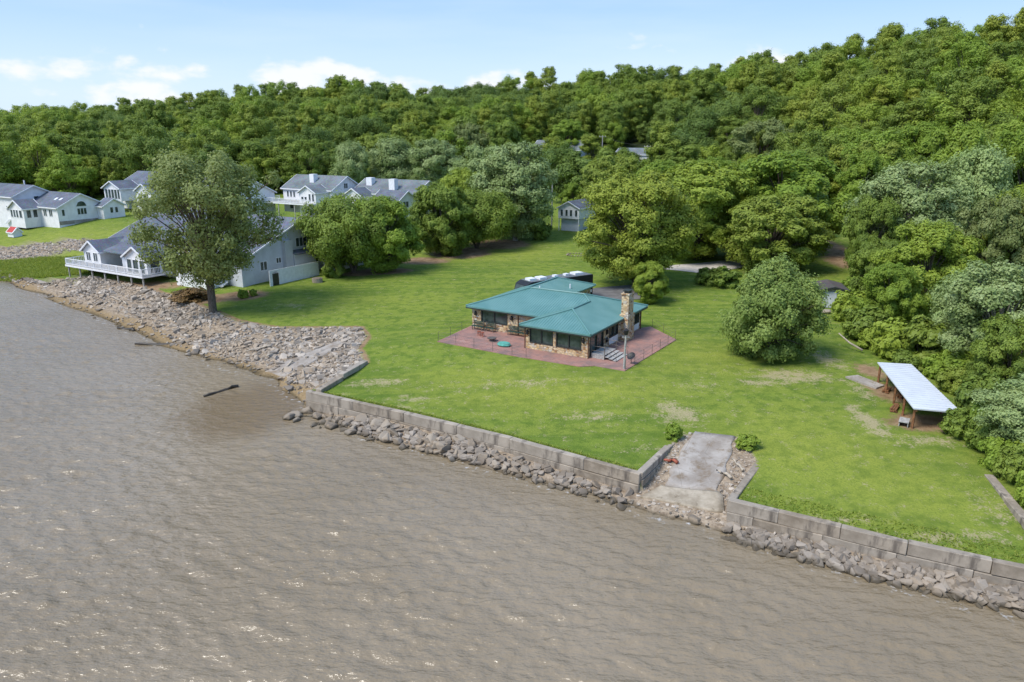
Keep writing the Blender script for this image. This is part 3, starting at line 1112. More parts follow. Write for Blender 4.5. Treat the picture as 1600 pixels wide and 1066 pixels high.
def gable_roof(root, x0, x1, y0, y1, ze, rise, axis, ov, mat, trim='white', name='roof'):
    """two thick slopes; ridge along 'x' or 'y'; rake and fascia boards as a sub-part"""
    mb, tr = MB(), MB()
    th = .16
    if axis == 'x':
        ym = (y0 + y1) / 2
        k = rise / (ym - y0)
        A, B = x0 - ov, x1 + ov
        zo = ze - k * ov
        zr = ze + rise
        mb.slab([(A, y0 - ov, zo + th), (B, y0 - ov, zo + th), (B, ym, zr + th), (A, ym, zr + th)], th)
        mb.slab([(B, y1 + ov, zo + th), (A, y1 + ov, zo + th), (A, ym, zr + th), (B, ym, zr + th)], th)
        for X in (A - .03, B + .03):
            for Y in (y0 - ov, y1 + ov):
                tr.tube([(X, Y, zo + .02), (X, ym, zr + .02)], [.15, .15], 4)
        tr.box(((A + B) / 2, y0 - ov - .05, zo + .02), (B - A, .08, .24))
        tr.box(((A + B) / 2, y1 + ov + .05, zo + .02), (B - A, .08, .24))
    else:
        xm = (x0 + x1) / 2
        k = rise / (xm - x0)
        A, B = y0 - ov, y1 + ov
        zo = ze - k * ov
        zr = ze + rise
        mb.slab([(x0 - ov, B, zo + th), (x0 - ov, A, zo + th), (xm, A, zr + th), (xm, B, zr + th)], th)
        mb.slab([(x1 + ov, A, zo + th), (x1 + ov, B, zo + th), (xm, B, zr + th), (xm, A, zr + th)], th)
        for Y in (A - .03, B + .03):
            for X in (x0 - ov, x1 + ov):
                tr.tube([(X, Y, zo + .02), (xm, Y, zr + .02)], [.15, .15], 4)
        tr.box((x0 - ov - .05, (A + B) / 2, zo + .02), (.08, B - A, .24))
        tr.box((x1 + ov + .05, (A + B) / 2, zo + .02), (.08, B - A, .24))
    r = mb.build(name, M[mat], root)
    tr.build('roof_trim', M[trim], r)
    return r


def gable_block(root, x0, x1, y0, y1, z0, ze, rise, axis, siding, roofmat, ops=None, ov=.4, roof=True, trim='white'):
    """walls of a rectangular block with gables; ops: {'front','right','back','left': [(s0,s1,z0,z1,nx)]}"""
    ops = ops or {}
    c = [(x0, y0), (x1, y0), (x1, y1), (x0, y1)]
    mb = MB()
    for i, side in enumerate(('front', 'right', 'back', 'left')):
        a, b = c[i], c[(i + 1) % 4]
        o = ops.get(side, [])
        g = (.5, rise) if rise and ((axis == 'x') == (side in ('right', 'left'))) else None
        wall_run(mb, a, b, z0, ze, [q[:4] for q in o], g)
        for q in o:
            window(root, a, b, q[:4], q[4])
    mb.build('wall', M[siding], root)
    if roof and rise:
        gable_roof(root, x0, x1, y0, y1, ze, rise, axis, ov, roofmat, trim)


def railing(root, pts, z, hgt=.95, mat='white', solid=False):
    mb = MB()
    for a, b in zip(pts[:-1], pts[1:]):
        a, b = Vector(a), Vector(b)
        L = (b - a).length
        d = (b - a).normalized()
        ang = math.atan2(d.y, d.x)
        m = (a + b) / 2
        mb.box((m.x, m.y, z + hgt), (L, .10, .09), ang)
        mb.box((m.x, m.y, z + .12), (L, .07, .08), ang)
        k = max(2, int(L / (.16 if solid else .25)))
        for i in range(k + 1):
            p = a + d * (L * i / k)
            big = i % 8 == 0
            mb.box((p.x, p.y, z + hgt / 2), (.11 if big else .055, .11 if big else .04, hgt), ang)
    return mb.build('railing', M[mat], root)


def deck(root, x0, x1, y0, y1, z, zground, rail_pts, posts, mat='wood_grey'):
    mb = MB()
    nb = int((y1 - y0) / .3)
    for i in range(nb):
        a = y0 + (y1 - y0) * i / nb
        mb.bx(x0, x1, a, a + (y1 - y0) / nb - .02, z - .06, z)
    d = mb.build('deck', M[mat], root)
    b = MB()
    b.bx(x0 - .03, x1 + .03, y0 - .05, y0, z - .34, z - .062)
    b.bx(x1, x1 + .05, y0, y1, z - .34, z - .062)
    b.build('rim_board', M['white'], d)
    for px_, py_ in posts:
        MB().bx(px_ - .09, px_ + .09, py_ - .09, py_ + .09, zground, z - .062).build('post', M['wood_grey'], root)
    if rail_pts:
        railing(root, rail_pts, z)
    return d


def skylight(root, x, y, z, rise, s=.8):
    q = MB()
    t = Matrix.Rotation(rise, 3, 'X')
    q.box((x, y, z), (s, s * 1.1, .14), 0, t)
    return q.build('skylight', M['white'], root)


YAW = math.radians(-31.3)
# ------------------------------------------------------------------ the stone house
HYAW = math.radians(-31.5)
HZ = 2.72
house = empty('stone_house', (7.61, 68.45, HZ), HYAW)
tag(house, 'single-storey ochre stone house with green metal hip roof and chimney', 'house')
OUT = [(-.5, .5), (-.5, 14.34), (-10.65, 14.34), (-10.65, 22.2), (-17.05, 22.2), (-17.05, 4.58), (-7.58, 4.58), (-7.58, .5)]
EZ = 2.52
HOPS = {0: [(.45, 3.55, .12, 2.25), (5.0, 7.2, .92, 2.3), (11.75, 13.05, .85, 2.3)], 1: [], 2: [(2, 5, .1, 2.2)], 3: [], 4: [(4, 6, .9, 2.1), (12, 14, .9, 2.1)],
        5: [(1.27, 4.70, .92, 2.36), (8.25, 9.3, .8, 2.36)], 6: [], 7: [(.50, 3.16, .75, 2.22), (3.57, 6.34, .75, 2.22)]}
HNX = {0: [2, 2, 2], 2: [3], 4: [2, 2], 5: [2, 2], 7: [2, 2]}
mb = MB()
for i in range(8):
    a, b = OUT[i], OUT[(i + 1) % 8]
    wall_run(mb, a, b, -.4, EZ, HOPS[i], depth=.2)
    for q, nxx in zip(HOPS[i], HNX.get(i, [])):
        window(house, a, b, q, nxx, 'dark_trim', .08, name='sliding_door' if q[2] < .2 else 'window')
mb.build('wall', M['stone'], house)
# white panels under the side windows, pale corner pillar between the front windows
for s0, s1 in ((5.0, 7.2), (11.75, 13.05)):
    MB().bx(-.49, -.44, .5 + s0, .5 + s1, .18, .85).build('window_panel', M['white'], house)
# roof: eight slopes with standing seams
S_ = .317
E0 = EZ + .06


def rz_(d):
    return E0 + S_ * d


Rm, Rf, Rr = rz_(5.38), rz_(4.04), rz_(3.70)
SLOPES = [
    ([(0, 0, E0), (0, 14.84, E0), (-5.38, 9.46, Rm), (-4.04, 8.12, Rf), (-4.04, 4.04, Rf)], (-1, 0)),
    ([(-17.55, 4.08, E0), (-8.08, 4.08, E0), (-4.04, 8.12, Rf), (-5.38, 9.46, Rm), (-12.17, 9.46, Rm)], (0, 1)),
    ([(-8.08, 0, E0), (-4.04, 4.04, Rf), (-4.04, 8.12, Rf), (-8.08, 4.08, E0)], (1, 0)),
    ([(-8.08, 0, E0), (0, 0, E0), (-4.04, 4.04, Rf)], (0, 1)),
    ([(0, 14.84, E0), (-10.15, 14.84, E0), (-13.85, 11.14, Rr), (-12.17, 9.46, Rm), (-5.38, 9.46, Rm)], (0, -1)),
    ([(-17.55, 22.7, E0), (-17.55, 4.08, E0), (-12.17, 9.46, Rm), (-13.85, 11.14, Rr), (-13.85, 19.0, Rr)], (1, 0)),
    ([(-10.15, 14.84, E0), (-10.15, 22.7, E0), (-13.85, 19.0, Rr), (-13.85, 11.14, Rr)], (-1, 0)),
    ([(-10.15, 22.7, E0), (-17.55, 22.7, E0), (-13.85, 19.0, Rr)], (0, -1))]
roof = MB()
soff = [(0, 0), (0, 14.84), (-10.15, 14.84), (-10.15, 22.7), (-17.55, 22.7), (-17.55, 4.08), (-8.08, 4.08), (-8.08, 0)]
roof.poly([(x, y, E0 - .14) for x, y in reversed(soff)])
for i in range(8):
    a, b = soff[i], soff[(i + 1) % 8]
    roof.poly([(a[0], a[1], E0 - .14), (b[0], b[1], E0 - .14), (b[0], b[1], E0), (a[0], a[1], E0)])
roof = roof.build('roof', M['green_metal'], house)
for pts, dr in SLOPES:
    sl = MB()
    sl.poly(pts)
    # ribs run up the slope; clip each against the polygon
    ax = 1 if dr[0] else 0
    lo, hi = min(p[ax] for p in pts), max(p[ax] for p in pts)
    k = lo + .25
    while k < hi - .1:
        cuts = []
        for i in range(len(pts)):
            p, q = pts[i], pts[(i + 1) % len(pts)]
            if (p[ax] - k) * (q[ax] - k) < 0:
                t = (k - p[ax]) / (q[ax] - p[ax])
                cuts.append(tuple(p[j] + (q[j] - p[j]) * t for j in range(3)))
        if len(cuts) == 2 and (Vector(cuts[0]) - Vector(cuts[1])).length > .3:
            A, B = [Vector(c) for c in cuts]
            w = Vector((0, .02, 0)) if ax == 1 else Vector((.02, 0, 0))
            u = Vector((0, 0, .032))
            sl.poly([A - w, B - w, B - w * .6 + u, A - w * .6 + u])
            sl.poly([A - w * .6 + u, B - w * .6 + u, B + w * .6 + u, A + w * .6 + u])
            sl.poly([A + w, A + w * .6 + u, B + w * .6 + u, B + w])
        k += .30
    sl.build('roof_slope', M['green_metal'], roof)
for a, b in (((0, 0, E0), (-4.04, 4.04, Rf)), ((-8.08, 0, E0), (-4.04, 4.04, Rf)), ((-4.04, 4.04, Rf), (-4.04, 8.12, Rf)), ((-4.04, 8.12, Rf), (-5.38, 9.46, Rm)), ((-5.38, 9.46, Rm), (-12.17, 9.46, Rm)),
             ((-17.55, 4.08, E0), (-12.17, 9.46, Rm)), ((0, 14.84, E0), (-5.38, 9.46, Rm)), ((-12.17, 9.46, Rm), (-13.85, 11.14, Rr)), ((-13.85, 11.14, Rr), (-13.85, 19, Rr)), ((-13.85, 19, Rr), (-10.15, 22.7, E0)), ((-13.85, 19, Rr), (-17.55, 22.7, E0))):
    A, B = Vector(a), Vector(b)
    MB().tube([A + Vector((0, 0, .03)), B + Vector((0, 0, .03))], [.11, .11], 6).build('ridge_cap', M['green_metal'], roof)
# gutter, downspouts, vents
g = MB()
for i in (0, 5, 6, 7):
    a, b = Vector(soff[i]), Vector(soff[(i + 1) % 8])
    g.box(((a.x + b.x) / 2, (a.y + b.y) / 2, E0 - .20), ((b - a).length, .12, .11), math.atan2((b - a).y, (b - a).x))
g.build('gutter', M['dark_trim'], house)
for x, y in ((-7.64, .44), (-.44, .44), (-10.9, 4.50), (-.42, 14.0)):
    MB().tube([(x, y, -.3), (x, y, EZ)], [.06, .06], 6).build('downspout', M['rust'], house)
for x, y, d in ((-12.6, 12.3, 2.6), (-11.2, 17.5, 1.05)):
    MB().tube([(x, y, rz_(d) - .1), (x, y, rz_(d) + .55)], [.09, .09], 8).build('roof_vent', M['white'], house)
# chimney
ch = MB()
ch.bx(-.52, .45, 8.1, 9.9, -.4, 2.9)
ch.bx(-.45, .35, 8.35, 9.7, 2.9, 5.0)
ch.bx(-.52, .42, 8.28, 9.77, 5.0, 5.14)
ch = ch.build('chimney', M['stone'], house)
cap = MB()
cap.bx(-.30, .20, 8.6, 9.4, 5.14, 5.36)
cap.bx(-.40, .30, 8.45, 9.55, 5.40, 5.46)
cap.build('chimney_cap', M['dark_trim'], ch)


def lantern(p, nrm):
    q = MB()
    x, y, z = p[0] + nrm[0] * .16, p[1] + nrm[1] * .16, p[2]
    q.box((x, y, z), (.2, .2, .32))
    q.tube([(x, y, z + .16), (x, y, z + .34)], [.17, .03], 6)
    q.box((x - nrm[0] * .08, y - nrm[1] * .08, z - .2), (.12, .12, .1))
    q.build('wall_lantern', M['black'], house)


for p, nn in (((-16.5, 4.58, 1.75), (0, -1)), ((-11.7, 4.58, 1.75), (0, -1)), ((-.95, .5, 1.75), (0, -1)), ((-7.3, .5, 1.75), (0, -1)), ((-.5, 4.7, 1.75), (1, 0)), ((-.5, 4.7, .9), (1, 0))):
    lantern(p, nn)


def hw(x, y, z=0.0):
    """house-local point to world"""
    return house.matrix_basis @ Vector((x, y, z))


def to_h(px, py):
    p = at(px, py, HZ)
    q = house.matrix_basis.inverted() @ p
    return (q.x, q.y)


# patio slab round the house, on the ground
pat = [to_h(683, 534), to_h(800, 556), to_h(905, 573), to_h(930, 572), to_h(976, 580), to_h(1057, 531), (.2, 15.6), (-.6, 14.2), (-.6, 4.6), (-17, 4.7), to_h(737, 509)]
pm = MB()
pm.slab([(x, y, .03) for x, y in pat], .6)
patio = pm.build('patio', M['patio'], None, house.location, HYAW)
tag(patio, kind='structure')
# timber landing with three steps beside the sliding door
st = empty('wooden_steps', hw(-.38, .9, .03), HYAW)
tag(st, 'weathered grey wooden landing with steps outside the glass door', 'steps')
for i in range(9):
    MB().bx(.02, 1.5, i * .31, i * .31 + .29, .40, .45).build('board', M['wood_grey'], st)
for k in range(3):
    MB().bx(1.53 + k * .42, 1.93 + k * .42, 0, 2.75, .26 - .12 * k, .32 - .12 * k).build('tread', M['wood_grey'], st)
MB().bx(.02, 1.5, .02, .06, 0, .395).build('skirt_board', M['wood_grey'], st)
for y in (-.03, 2.83):
    r = MB()
    r.tube([(.1, y, 0), (.1, y, 1.25), (1.5, y, 1.25), (2.75, y, .85), (2.75, y, 0)], [.035] * 5, 6)
    r.tube([(1.5, y, 0), (1.5, y, 1.25)], [.035] * 2, 6)
    r.tube([(.1, y, .8), (1.5, y, .8), (2.75, y, .45)], [.025] * 3, 6)
    r.build('handrail', M['iron'], st)

# thin wire fence round the patio
def fence(pts, label):
    root = empty('wire_fence', hw(pts[0][0], pts[0][1], 0))
    tag(root, label, 'fence')
    o = root.location
    P_ = [hw(x, y, .03) - o for x, y in pts]
    for a, b in zip(P_[:-1], P_[1:]):
        k = max(1, round((b - a).length / 2.2))
        for i in range(k + 1):
            if i == 0 and a is not P_[0]:
                continue
            q = a.lerp(b, i / k)
            MB().tube([q, q + Vector((0, 0, 1.0))], [.02, .02], 6).build('post', M['iron'], root)
        w = MB()
        for z in (.3, .65, 1.0):
            w.tube([a + Vector((0, 0, z)), b + Vector((0, 0, z))], [.010, .010], 4)
        w.build('wire', M['iron'], root)


fence([to_h(739, 510), to_h(685, 533.5), to_h(800, 555), to_h(822, 559)], 'thin wire fence round the left patio of the stone house')
fence([to_h(977, 579), to_h(1055, 531), (.5, 15.3)], 'thin wire fence along the right patio of the stone house')
# lamp post, dish, grill, benches, tables
p = hw(*to_h(975, 577), .03)
lp = empty('lamp_post', p)
tag(lp, 'weathered wooden lamp post with dark lantern at the patio corner', 'lamp post')
MB().tube([(0, 0, 0), (.02, .02, 1.8), (.05, 0, 3.3)], [.11, .10, .085], 8).build('pole', M['wood_grey'], lp)
q = MB()
q.tube([(.05, 0, 3.3), (.05, 0, 3.36), (.05, 0, 3.75), (.05, 0, 3.95)], [.12, .2, .26, .05], 6)
q.build('lantern', M['black'], lp)
MB().box((.05, 0, 3.1), (.7, .07, .07)).build('cross_arm', M['wood_grey'], lp)
d = empty('satellite_dish', hw(*to_h(986, 569), .03))
tag(d, 'small black satellite dish on a short mast at the patio edge', 'satellite dish')
MB().tube([(0, 0, 0), (0, 0, .55)], [.035, .035], 6).build('mast', M['iron'], d)
q = MB()
rings = 5
ctr = Vector((0, 0, .75))
nrm = Vector((-.5, -.5, .72)).normalized()
t1 = nrm.orthogonal().normalized()
t2 = nrm.cross(t1)
for i in range(rings):
    for k in range(14):
        def pp(i, k):
            r = .42 * i / rings
            t = 2 * math.pi * k / 14
            return ctr + (t1 * math.cos(t) + t2 * math.sin(t)) * r + nrm * (.5 * r * r)
        q.poly([pp(i, k), pp(i, k + 1), pp(i + 1, k + 1), pp(i + 1, k)])
q.build('dish', M['black'], d)
q = MB()
q.tube([ctr - nrm * .0 + Vector((0, 0, -.3)), ctr + nrm * .35], [.015, .015], 5)
q.build('feed_arm', M['iron'], d)


def bench(x, y, L, label):
    b = empty('bench', hw(x, y, .03), HYAW)
    tag(b, label, 'bench', 'benches along the stone wall')
    for i in range(4):
        MB().bx(-L / 2, L / 2, -.45 + i * .12, -.35 + i * .12, .42, .46).build('seat_slat', M['bench'], b)
    for i in range(3):
        MB().bx(-L / 2, L / 2, .05, .09, .58 + i * .15, .68 + i * .15).build('back_slat', M['bench'], b)
    for sx in (-1, 1):
        for yy in (-.40, .03):
            MB().bx(sx * L * .42 - .04, sx * L * .42 + .04, yy, yy + .06, 0, .42 if yy < 0 else 1.0).build('leg', M['iron'], b)


bench(-15.9, 4.2, 1.5, 'dark green bench nearest the left corner of the stone house')
bench(-14.3, 4.2, 1.3, 'dark green bench second from the left corner, under the big window')
bench(-10.7, 4.2, 2.6, 'long dark green bench right of the rusty downspout')
gr = empty('grill', hw(-8.5, 3.9, .03), HYAW)
tag(gr, 'black kettle grill in the corner of the left patio', 'grill')
MB().tube([(0, 0, .55), (0, 0, .62), (0, 0, .85), (0, 0, 1.05), (0, 0, 1.15)], [.16, .32, .40, .30, .05], 12).build('kettle', M['black'], gr)
MB().bx(.38, .85, -.2, .2, .80, .84).build('side_shelf', M['black'], gr)
for a in (0, 2.1, 4.2):
    MB().tube([(.15 * math.cos(a), .15 * math.sin(a), .6), (.34 * math.cos(a), .34 * math.sin(a), 0)], [.03, .03], 6).build('leg', M['iron'], gr)
for k, (x, y) in enumerate(((-14.4, 2.0), (-13.8, 1.8))):
    c = empty('stool', hw(x, y, .03), HYAW)
    tag(c, ('brick-red stool on the left patio, the one farther from the front wing', 'brick-red stool on the left patio, the one nearer the front wing')[k], 'stool')
    MB().tube([(0, 0, .44), (0, 0, .50)], [.20, .20], 10).build('seat', M['orange'], c)
    for a in (.8, 2.36, 3.93, 5.5):
        MB().tube([(.13 * math.cos(a), .13 * math.sin(a), .44), (.2 * math.cos(a), .2 * math.sin(a), 0)], [.028, .028], 6).build('leg', M['orange'], c)
tb = empty('patio_table', hw(-9.9, .0, .03), HYAW)
tag(tb, 'low patio table under a teal cover on the left patio', 'table')
tb.scale = (.8, .8, .7)
q = MB()
for i in range(16):
    a0, a1 = 2 * math.pi * i / 16, 2 * math.pi * (i + 1) / 16
    f = lambda a, r, z: (r * math.cos(a) * 1.3, r * math.sin(a), z)
    q.poly([(0, 0, .5), f(a0, .62, .48), f(a1, .62, .48)])
    q.poly([f(a0, .62, .48), f(a0, .72 + .05 * (i % 2), .18), f(a1, .72 + .05 * ((i + 1) % 2), .18), f(a1, .62, .48)])
q.build('cover', M['teal_cloth'], tb)
for x, y in ((.4, .25), (-.4, .25), (.4, -.25), (-.4, -.25)):
    MB().bx(x - .03, x + .03, y - .03, y + .03, 0, .46).build('leg', M['iron'], tb)
fp = empty('fire_pit', hw(-12.0, .9, .03), HYAW)
tag(fp, 'low grey fire bowl on the left patio', 'fire pit')
MB().tube([(0, 0, .15), (0, 0, .3), (0, 0, .36)], [.25, .5, .52], 14).build('bowl', M['iron'], fp)
MB().tube([(0, 0, 0), (0, 0, .15)], [.3, .2], 10).build('base', M['iron'], fp)

# ------------------------------------------------------------------ motorhome behind the house
A, B = at(812, 441, 6.0), at(896, 430, 6.0)
dv = (B - A)
mh = empty('motorhome', (A.x, A.y, gz(A.x, A.y)), math.atan2(dv.y, dv.x))
tag(mh, 'black and white motorhome parked behind the green-roofed house', 'motorhome')
Lm = 11.0
mb = MB()
prof = [(0.0, .45), (-.15, 1.6), (.25, 3.0), (.9, 3.35), (Lm, 3.35), (Lm, .45)]
for y0, y1 in ((-1.25, 1.25),):
    mb.poly([(x, y0, z) for x, z in reversed(prof)][::-1])
    mb.poly([(x, y1, z) for x, z in prof][::-1])
    for i in range(len(prof)):
        a, b = prof[i], prof[(i + 1) % len(prof)]
        mb.poly([(a[0], y0, a[1]), (a[0], y1, a[1]), (b[0], y1, b[1]), (b[0], y0, b[1])])
mb.build('body', M['black'], mh)
MB().bx(1.0, Lm - .1, -1.2, 1.2, 3.352, 3.40).build('roof_sheet', M['shingle_green'], mh)
for x, w, l in ((1.7, 1.1, 1.0), (3.3, 1.2, 1.1), (5.6, .6, .6), (7.4, .6, .6), (9.2, 1.2, 1.4)):
    MB().bx(x - l / 2, x + l / 2, -w / 2, w / 2, 3.402, 3.66).build('roof_unit', M['white'], mh)
mb = MB()
for x in (1.2, 3.4, 6.2, 8.8):
    mb.bx(x, x + 1.3, -1.262, -1.252, 1.7, 2.6)
mb.build('side_window', M['glass'], mh)
MB().poly([(-.13, -1.1, 1.75), (-.13, 1.1, 1.75), (.2, 1.1, 2.95), (.2, -1.1, 2.95)]).build('windscreen', M['glass'], mh)
for y in (-1.27,):
    mb = MB().bx(.6, Lm - .2, -1.275, -1.255, 1.0, 1.35)
    mb.build('stripe', M['white'], mh)
for x in (1.6, 7.6, 8.7):
    for y in (-1.1, 1.1):
        w = MB().tube([(x, y - .14, .5), (x, y + .14, .5)], [.5, .5], 16).build('wheel', M['black'], mh)

# ------------------------------------------------------------------ open shelter on the right
SH = [at(1371, 566, 4.35), at(1428, 638, 4.15), at(1503, 645, 3.75), at(1424, 569, 3.95)]
sh = empty('open_shelter', (SH[0].x, SH[0].y, gz(SH[0].x, SH[0].y)))
tag(sh, 'open timber shelter with pale sheet-metal roof by the right-hand shrubs', 'shelter')
so = sh.location
loc = [p - so for p in SH]
mb = MB()
mb.slab(loc, .10)
L_ = (loc[1] - loc[0])
for i in range(1, 22):
    t = i / 22
    a, b = loc[0].lerp(loc[1], t), loc[3].lerp(loc[2], t)
    mb.tube([a + Vector((0, 0, .01)), b + Vector((0, 0, .01))], [.035, .035], 4)
mb.build('roof', M['white_metal'], sh)
for i in range(5):
    for side in (0, 1):
        a = (loc[0].lerp(loc[1], .03 + i * .235), loc[3].lerp(loc[2], .03 + i * .235))[side]
        inw = (loc[3] - loc[0]).normalized() * (.25 if side == 0 else -.25)
        q = a + inw
        zb = gz(q.x + so.x, q.y + so.y) - so.z - .1
        MB().tube([(q.x, q.y, zb), (q.x, q.y, q.z - .12)], [.11, .11], 4).build('post', M['wood_brown'], sh)
for t0, s_ in ((loc[0], loc[1]), (loc[3], loc[2])):
    iw = (loc[3] - loc[0]).normalized() * (.25 if t0 is loc[0] else -.25)
    MB().tube([t0 + iw + Vector((0, 0, -.2)), s_ + iw + Vector((0, 0, -.2))], [.09, .09], 4).build('beam', M['wood_brown'], sh)
p = on_ground(1412, 664)
bx_ = empty('wooden_step', p, 1.0)
tag(bx_, 'small pale wooden step standing at the front of the open shelter', 'step')
MB().bx(-.55, .55, -.35, .35, .36, .42).build('top_board', M['wood_grey'], bx_)
MB().bx(-.5, .5, -.33, -.27, 0, .36).build('front_board', M['wood_grey'], bx_)
MB().bx(-.5, .5, .27, .33, 0, .36).build('back_board', M['wood_grey'], bx_)
for k, (px, py, s) in enumerate(((1398, 640, 1.0), (1408, 620, .8), (1385, 612, .7))):
    p = on_ground(px, py)
    w = empty('timber_pile', p, .9)
    tag(w, ('pile of brown timber in the middle of the shelter', 'low pile of boards at the back of the shelter', 'loose brown boards by the far shelter post')[k], 'timber')
    for i in range(6):
        MB().box((random.uniform(-.2, .2), i % 3 * .16 - .16, .08 + .13 * (i // 3)), (1.6 * s, .14, .10), random.uniform(-.12, .12)).build('board', M['wood_brown'], w)
p = on_ground(1352, 598)
q = MB()
q.slab([(-.7, -1.6, .12), (.5, -1.5, .14), (.8, 1.4, .2), (-.5, 1.7, .18)], .3)
tag(q.build('concrete_slab', M['ramp'], None, p, .5), 'pale broken concrete slab in the grass before the shelter', 'slab')
p = on_ground(1347, 552)
tag(log('log', [p + Vector((0, 0, .3)), p + Vector((-.9, 1.2, .8)), p + Vector((-1.6, 2.2, 1.5))], .12, M['driftwood'], 'x'), 'bare pale log leaning near the shrubs behind the shelter', 'log')
# small shed among the trees
p = on_ground(1300, 482)
sd_ = empty('shed', p, math.radians(-12))
tag(sd_, 'small shed with dark roof and pale blue door among the trees', 'shed')
gable_block(sd_, -1.5, 1.5, 0, 4.6, -.2, 2.3, .35, 'y', 'wood_grey', 'shingle_brown', {}, .25, True, 'dark_trim')
MB().bx(-1.2, 1.2, -.06, -.01, .1, 2.1).build('door', M['siding_blue'], sd_)
p = on_ground(1290, 490)
boulder(p.x, p.y, p.z + .25, 1.3, 'round brown boulder in front of the small shed', 'boulder by the shed')

# ------------------------------------------------------------------ large blue-grey townhouse on the left
G = Vector((-39.5, 106.0, 3.0))
th = empty('townhouse', G, YAW)
tag(th, 'large blue-grey townhouse with broad shingled roof behind the shore cottonwood', 'house')
ops = [(3.4, 4.7, 1.2, 2.6, 2), (6.5, 7.5, 1.9, 2.8, 2), (14.6, 16.6, .9, 2.4, 3), (12.0, 13.0, 1.7, 2.7, 2)]
# gable wall facing right, with upper windows cut in the gable as projecting boxes
mb = MB()
wall_run(mb, (0, 0), (0, 24), -1.0, 3.2, [o[:4] for o in ops], (.5, 5.0))
wall_run(mb, (0, 24), (-35, 24), -1.0, 3.2)
wall_run(mb, (-35, 24), (-35, 0), -1.0, 3.2, (), (.5, 5.0))
fops = [(6.5, 8.6, .7, 2.4, 2), (9.2, 10.6, .7, 2.4, 1), (25, 27, .9, 2.4, 2)]
wall_run(mb, (-35, 0), (0, 0), -1.0, 3.2, [o[:4] for o in fops])
mb.build('wall', M['siding_blue'], th)
for o in ops:
    window(th, (0, 0), (0, 24), o[:4], o[4])
for o in fops:
    window(th, (-35, 0), (0, 0), o[:4], o[4])


def proud_window(root, x, y0, y1, z0, z1, nx):
    """window mounted on the right-hand gable"""
    w = MB()
    w.bx(x, x + .06, y0, y1, z0, z0 + .09)
    w.bx(x, x + .06, y0, y1, z1 - .09, z1)
    for i in range(nx + 1):
        yy = y0 + (y1 - y0 - .08) * i / nx
        w.bx(x, x + .06, yy, yy + .08, z0 + .09, z1 - .09)
    w = w.build('window', M['white'], root)
    MB().bx(x, x + .03, y0 + .08, y1 - .08, z0 + .09, z1 - .09).build('pane', M['glass'], w)


proud_window(th, .01, 10.6, 12.9, 3.9, 5.4, 3)
proud_window(th, .01, 15.0, 17.2, 3.7, 5.2, 3)
gable_roof(th, -35, 0, 0, 24, 3.2, 5.0, 'x', .45, 'shingle')
MB().bx(.0, .75, 7.8, 9.3, -1.0, 5.3).build('chimney_chase', M['siding_blue'], th)
MB().bx(.01, 1.0, 9.35, 13.6, -1.0, 3.0).build('side_bay', M['siding_blue'], th)
q = MB()
q.slab([(0.02, 9.2, 3.55), (1.35, 9.2, 3.1), (1.35, 13.8, 3.1), (.02, 13.8, 3.55)], .14)
q.build('bay_roof', M['shingle'], th)
for x in (-3, -8, -13, -18):
    MB().box((x, 11.0, 3.2 + 5 * 11 / 12 + .25), (.5, .4, .25)).build('roof_vent', M['dark_trim'], th)
# front wings over the deck
gable_block(th, -20.6, -15.2, -5, 0, .1, 3.0, 1.5, 'y', 'siding_white', 'shingle', {'front': [(.4, 1.6, .5, 2.6, 1), (1.9, 3.3, .5, 2.6, 1), (3.6, 4.9, .5, 2.6, 1)], 'right': [(.5, 2.2, .5, 2.6, 1), (2.5, 4.4, .5, 2.6, 1)]}, .35)
gable_block(th, -34.5, -29.8, -3.6, 6, -.6, 2.7, 1.5, 'y', 'siding_white', 'shingle', {'front': [(.7, 1.9, .9, 2.4, 2), (2.7, 3.9, .9, 2.4, 2)]}, .35)
gable_block(th, -25.5, -20.7, -2.6, 0, -.6, 2.9, 0, 'y', 'siding_blue', 'shingle')
gable_block(th, -11, -3.5, -3.2, 0, -1, 2.8, 1.9, 'y', 'siding_white', 'shingle', {'front': [(1, 3, .8, 2.3, 2), (4.5, 6.5, .8, 2.3, 2)]}, .35)
q = MB()
q.slab([(-29.9, -3.2, 2.75), (-20.65, -3.2, 2.75), (-20.65, 2.0, 4.2), (-29.9, 2.0, 4.2)], .15)
q.build('porch_roof', M['shingle'], th)
zg = -1.6
deck(th, -35.5, -14.6, -6.3, -2.7, .55, zg, [(-35.4, -2.8), (-35.4, -6.2), (-21, -6.2), (-20.6, -6.2), ][:3], [(-35.2, -6), (-32, -6), (-28.5, -6), (-25, -6), (-21.5, -6), (-18, -6), (-15, -6)])
railing(th, [(-21, -6.25), (-14.7, -6.25), (-14.7, -3)], .55)
# white garden fences in front of the gable
fen = empty('garden_fence', G + Matrix.Rotation(YAW, 3, 'Z') @ Vector((3.2, 2.2, 0)), YAW)
tag(fen, 'white solid garden fence with an arched doorway beside the townhouse', 'fence')
for y0, y1 in ((0, .55), (1.75, 9.8)):
    k = max(1, round((y1 - y0) / 1.6))
    for i in range(k):
        a, b = y0 + (y1 - y0) * i / k, y0 + (y1 - y0) * (i + 1) / k
        MB().bx(0, .08, a, b - .015, -.6, 1.75).build('panel', M['white'], fen)
q = MB()
q.bx(0, .09, .55, 1.75, 1.55, 1.76)
for i in range(6):
    a = .55 + 1.2 * i / 6
    hh = 1.55 - .45 * (1 - math.sqrt(max(0, 1 - ((a + .1 - 1.15) / .6) ** 2)))
    q.bx(0, .085, a, a + .2, 1.55 - (1.55 - hh) - .02, 1.55)
q.build('arch', M['white'], fen)
MB().bx(.02, .06, .58, 1.72, -.6, 1.2).build('gate', M['dark_trim'], fen)
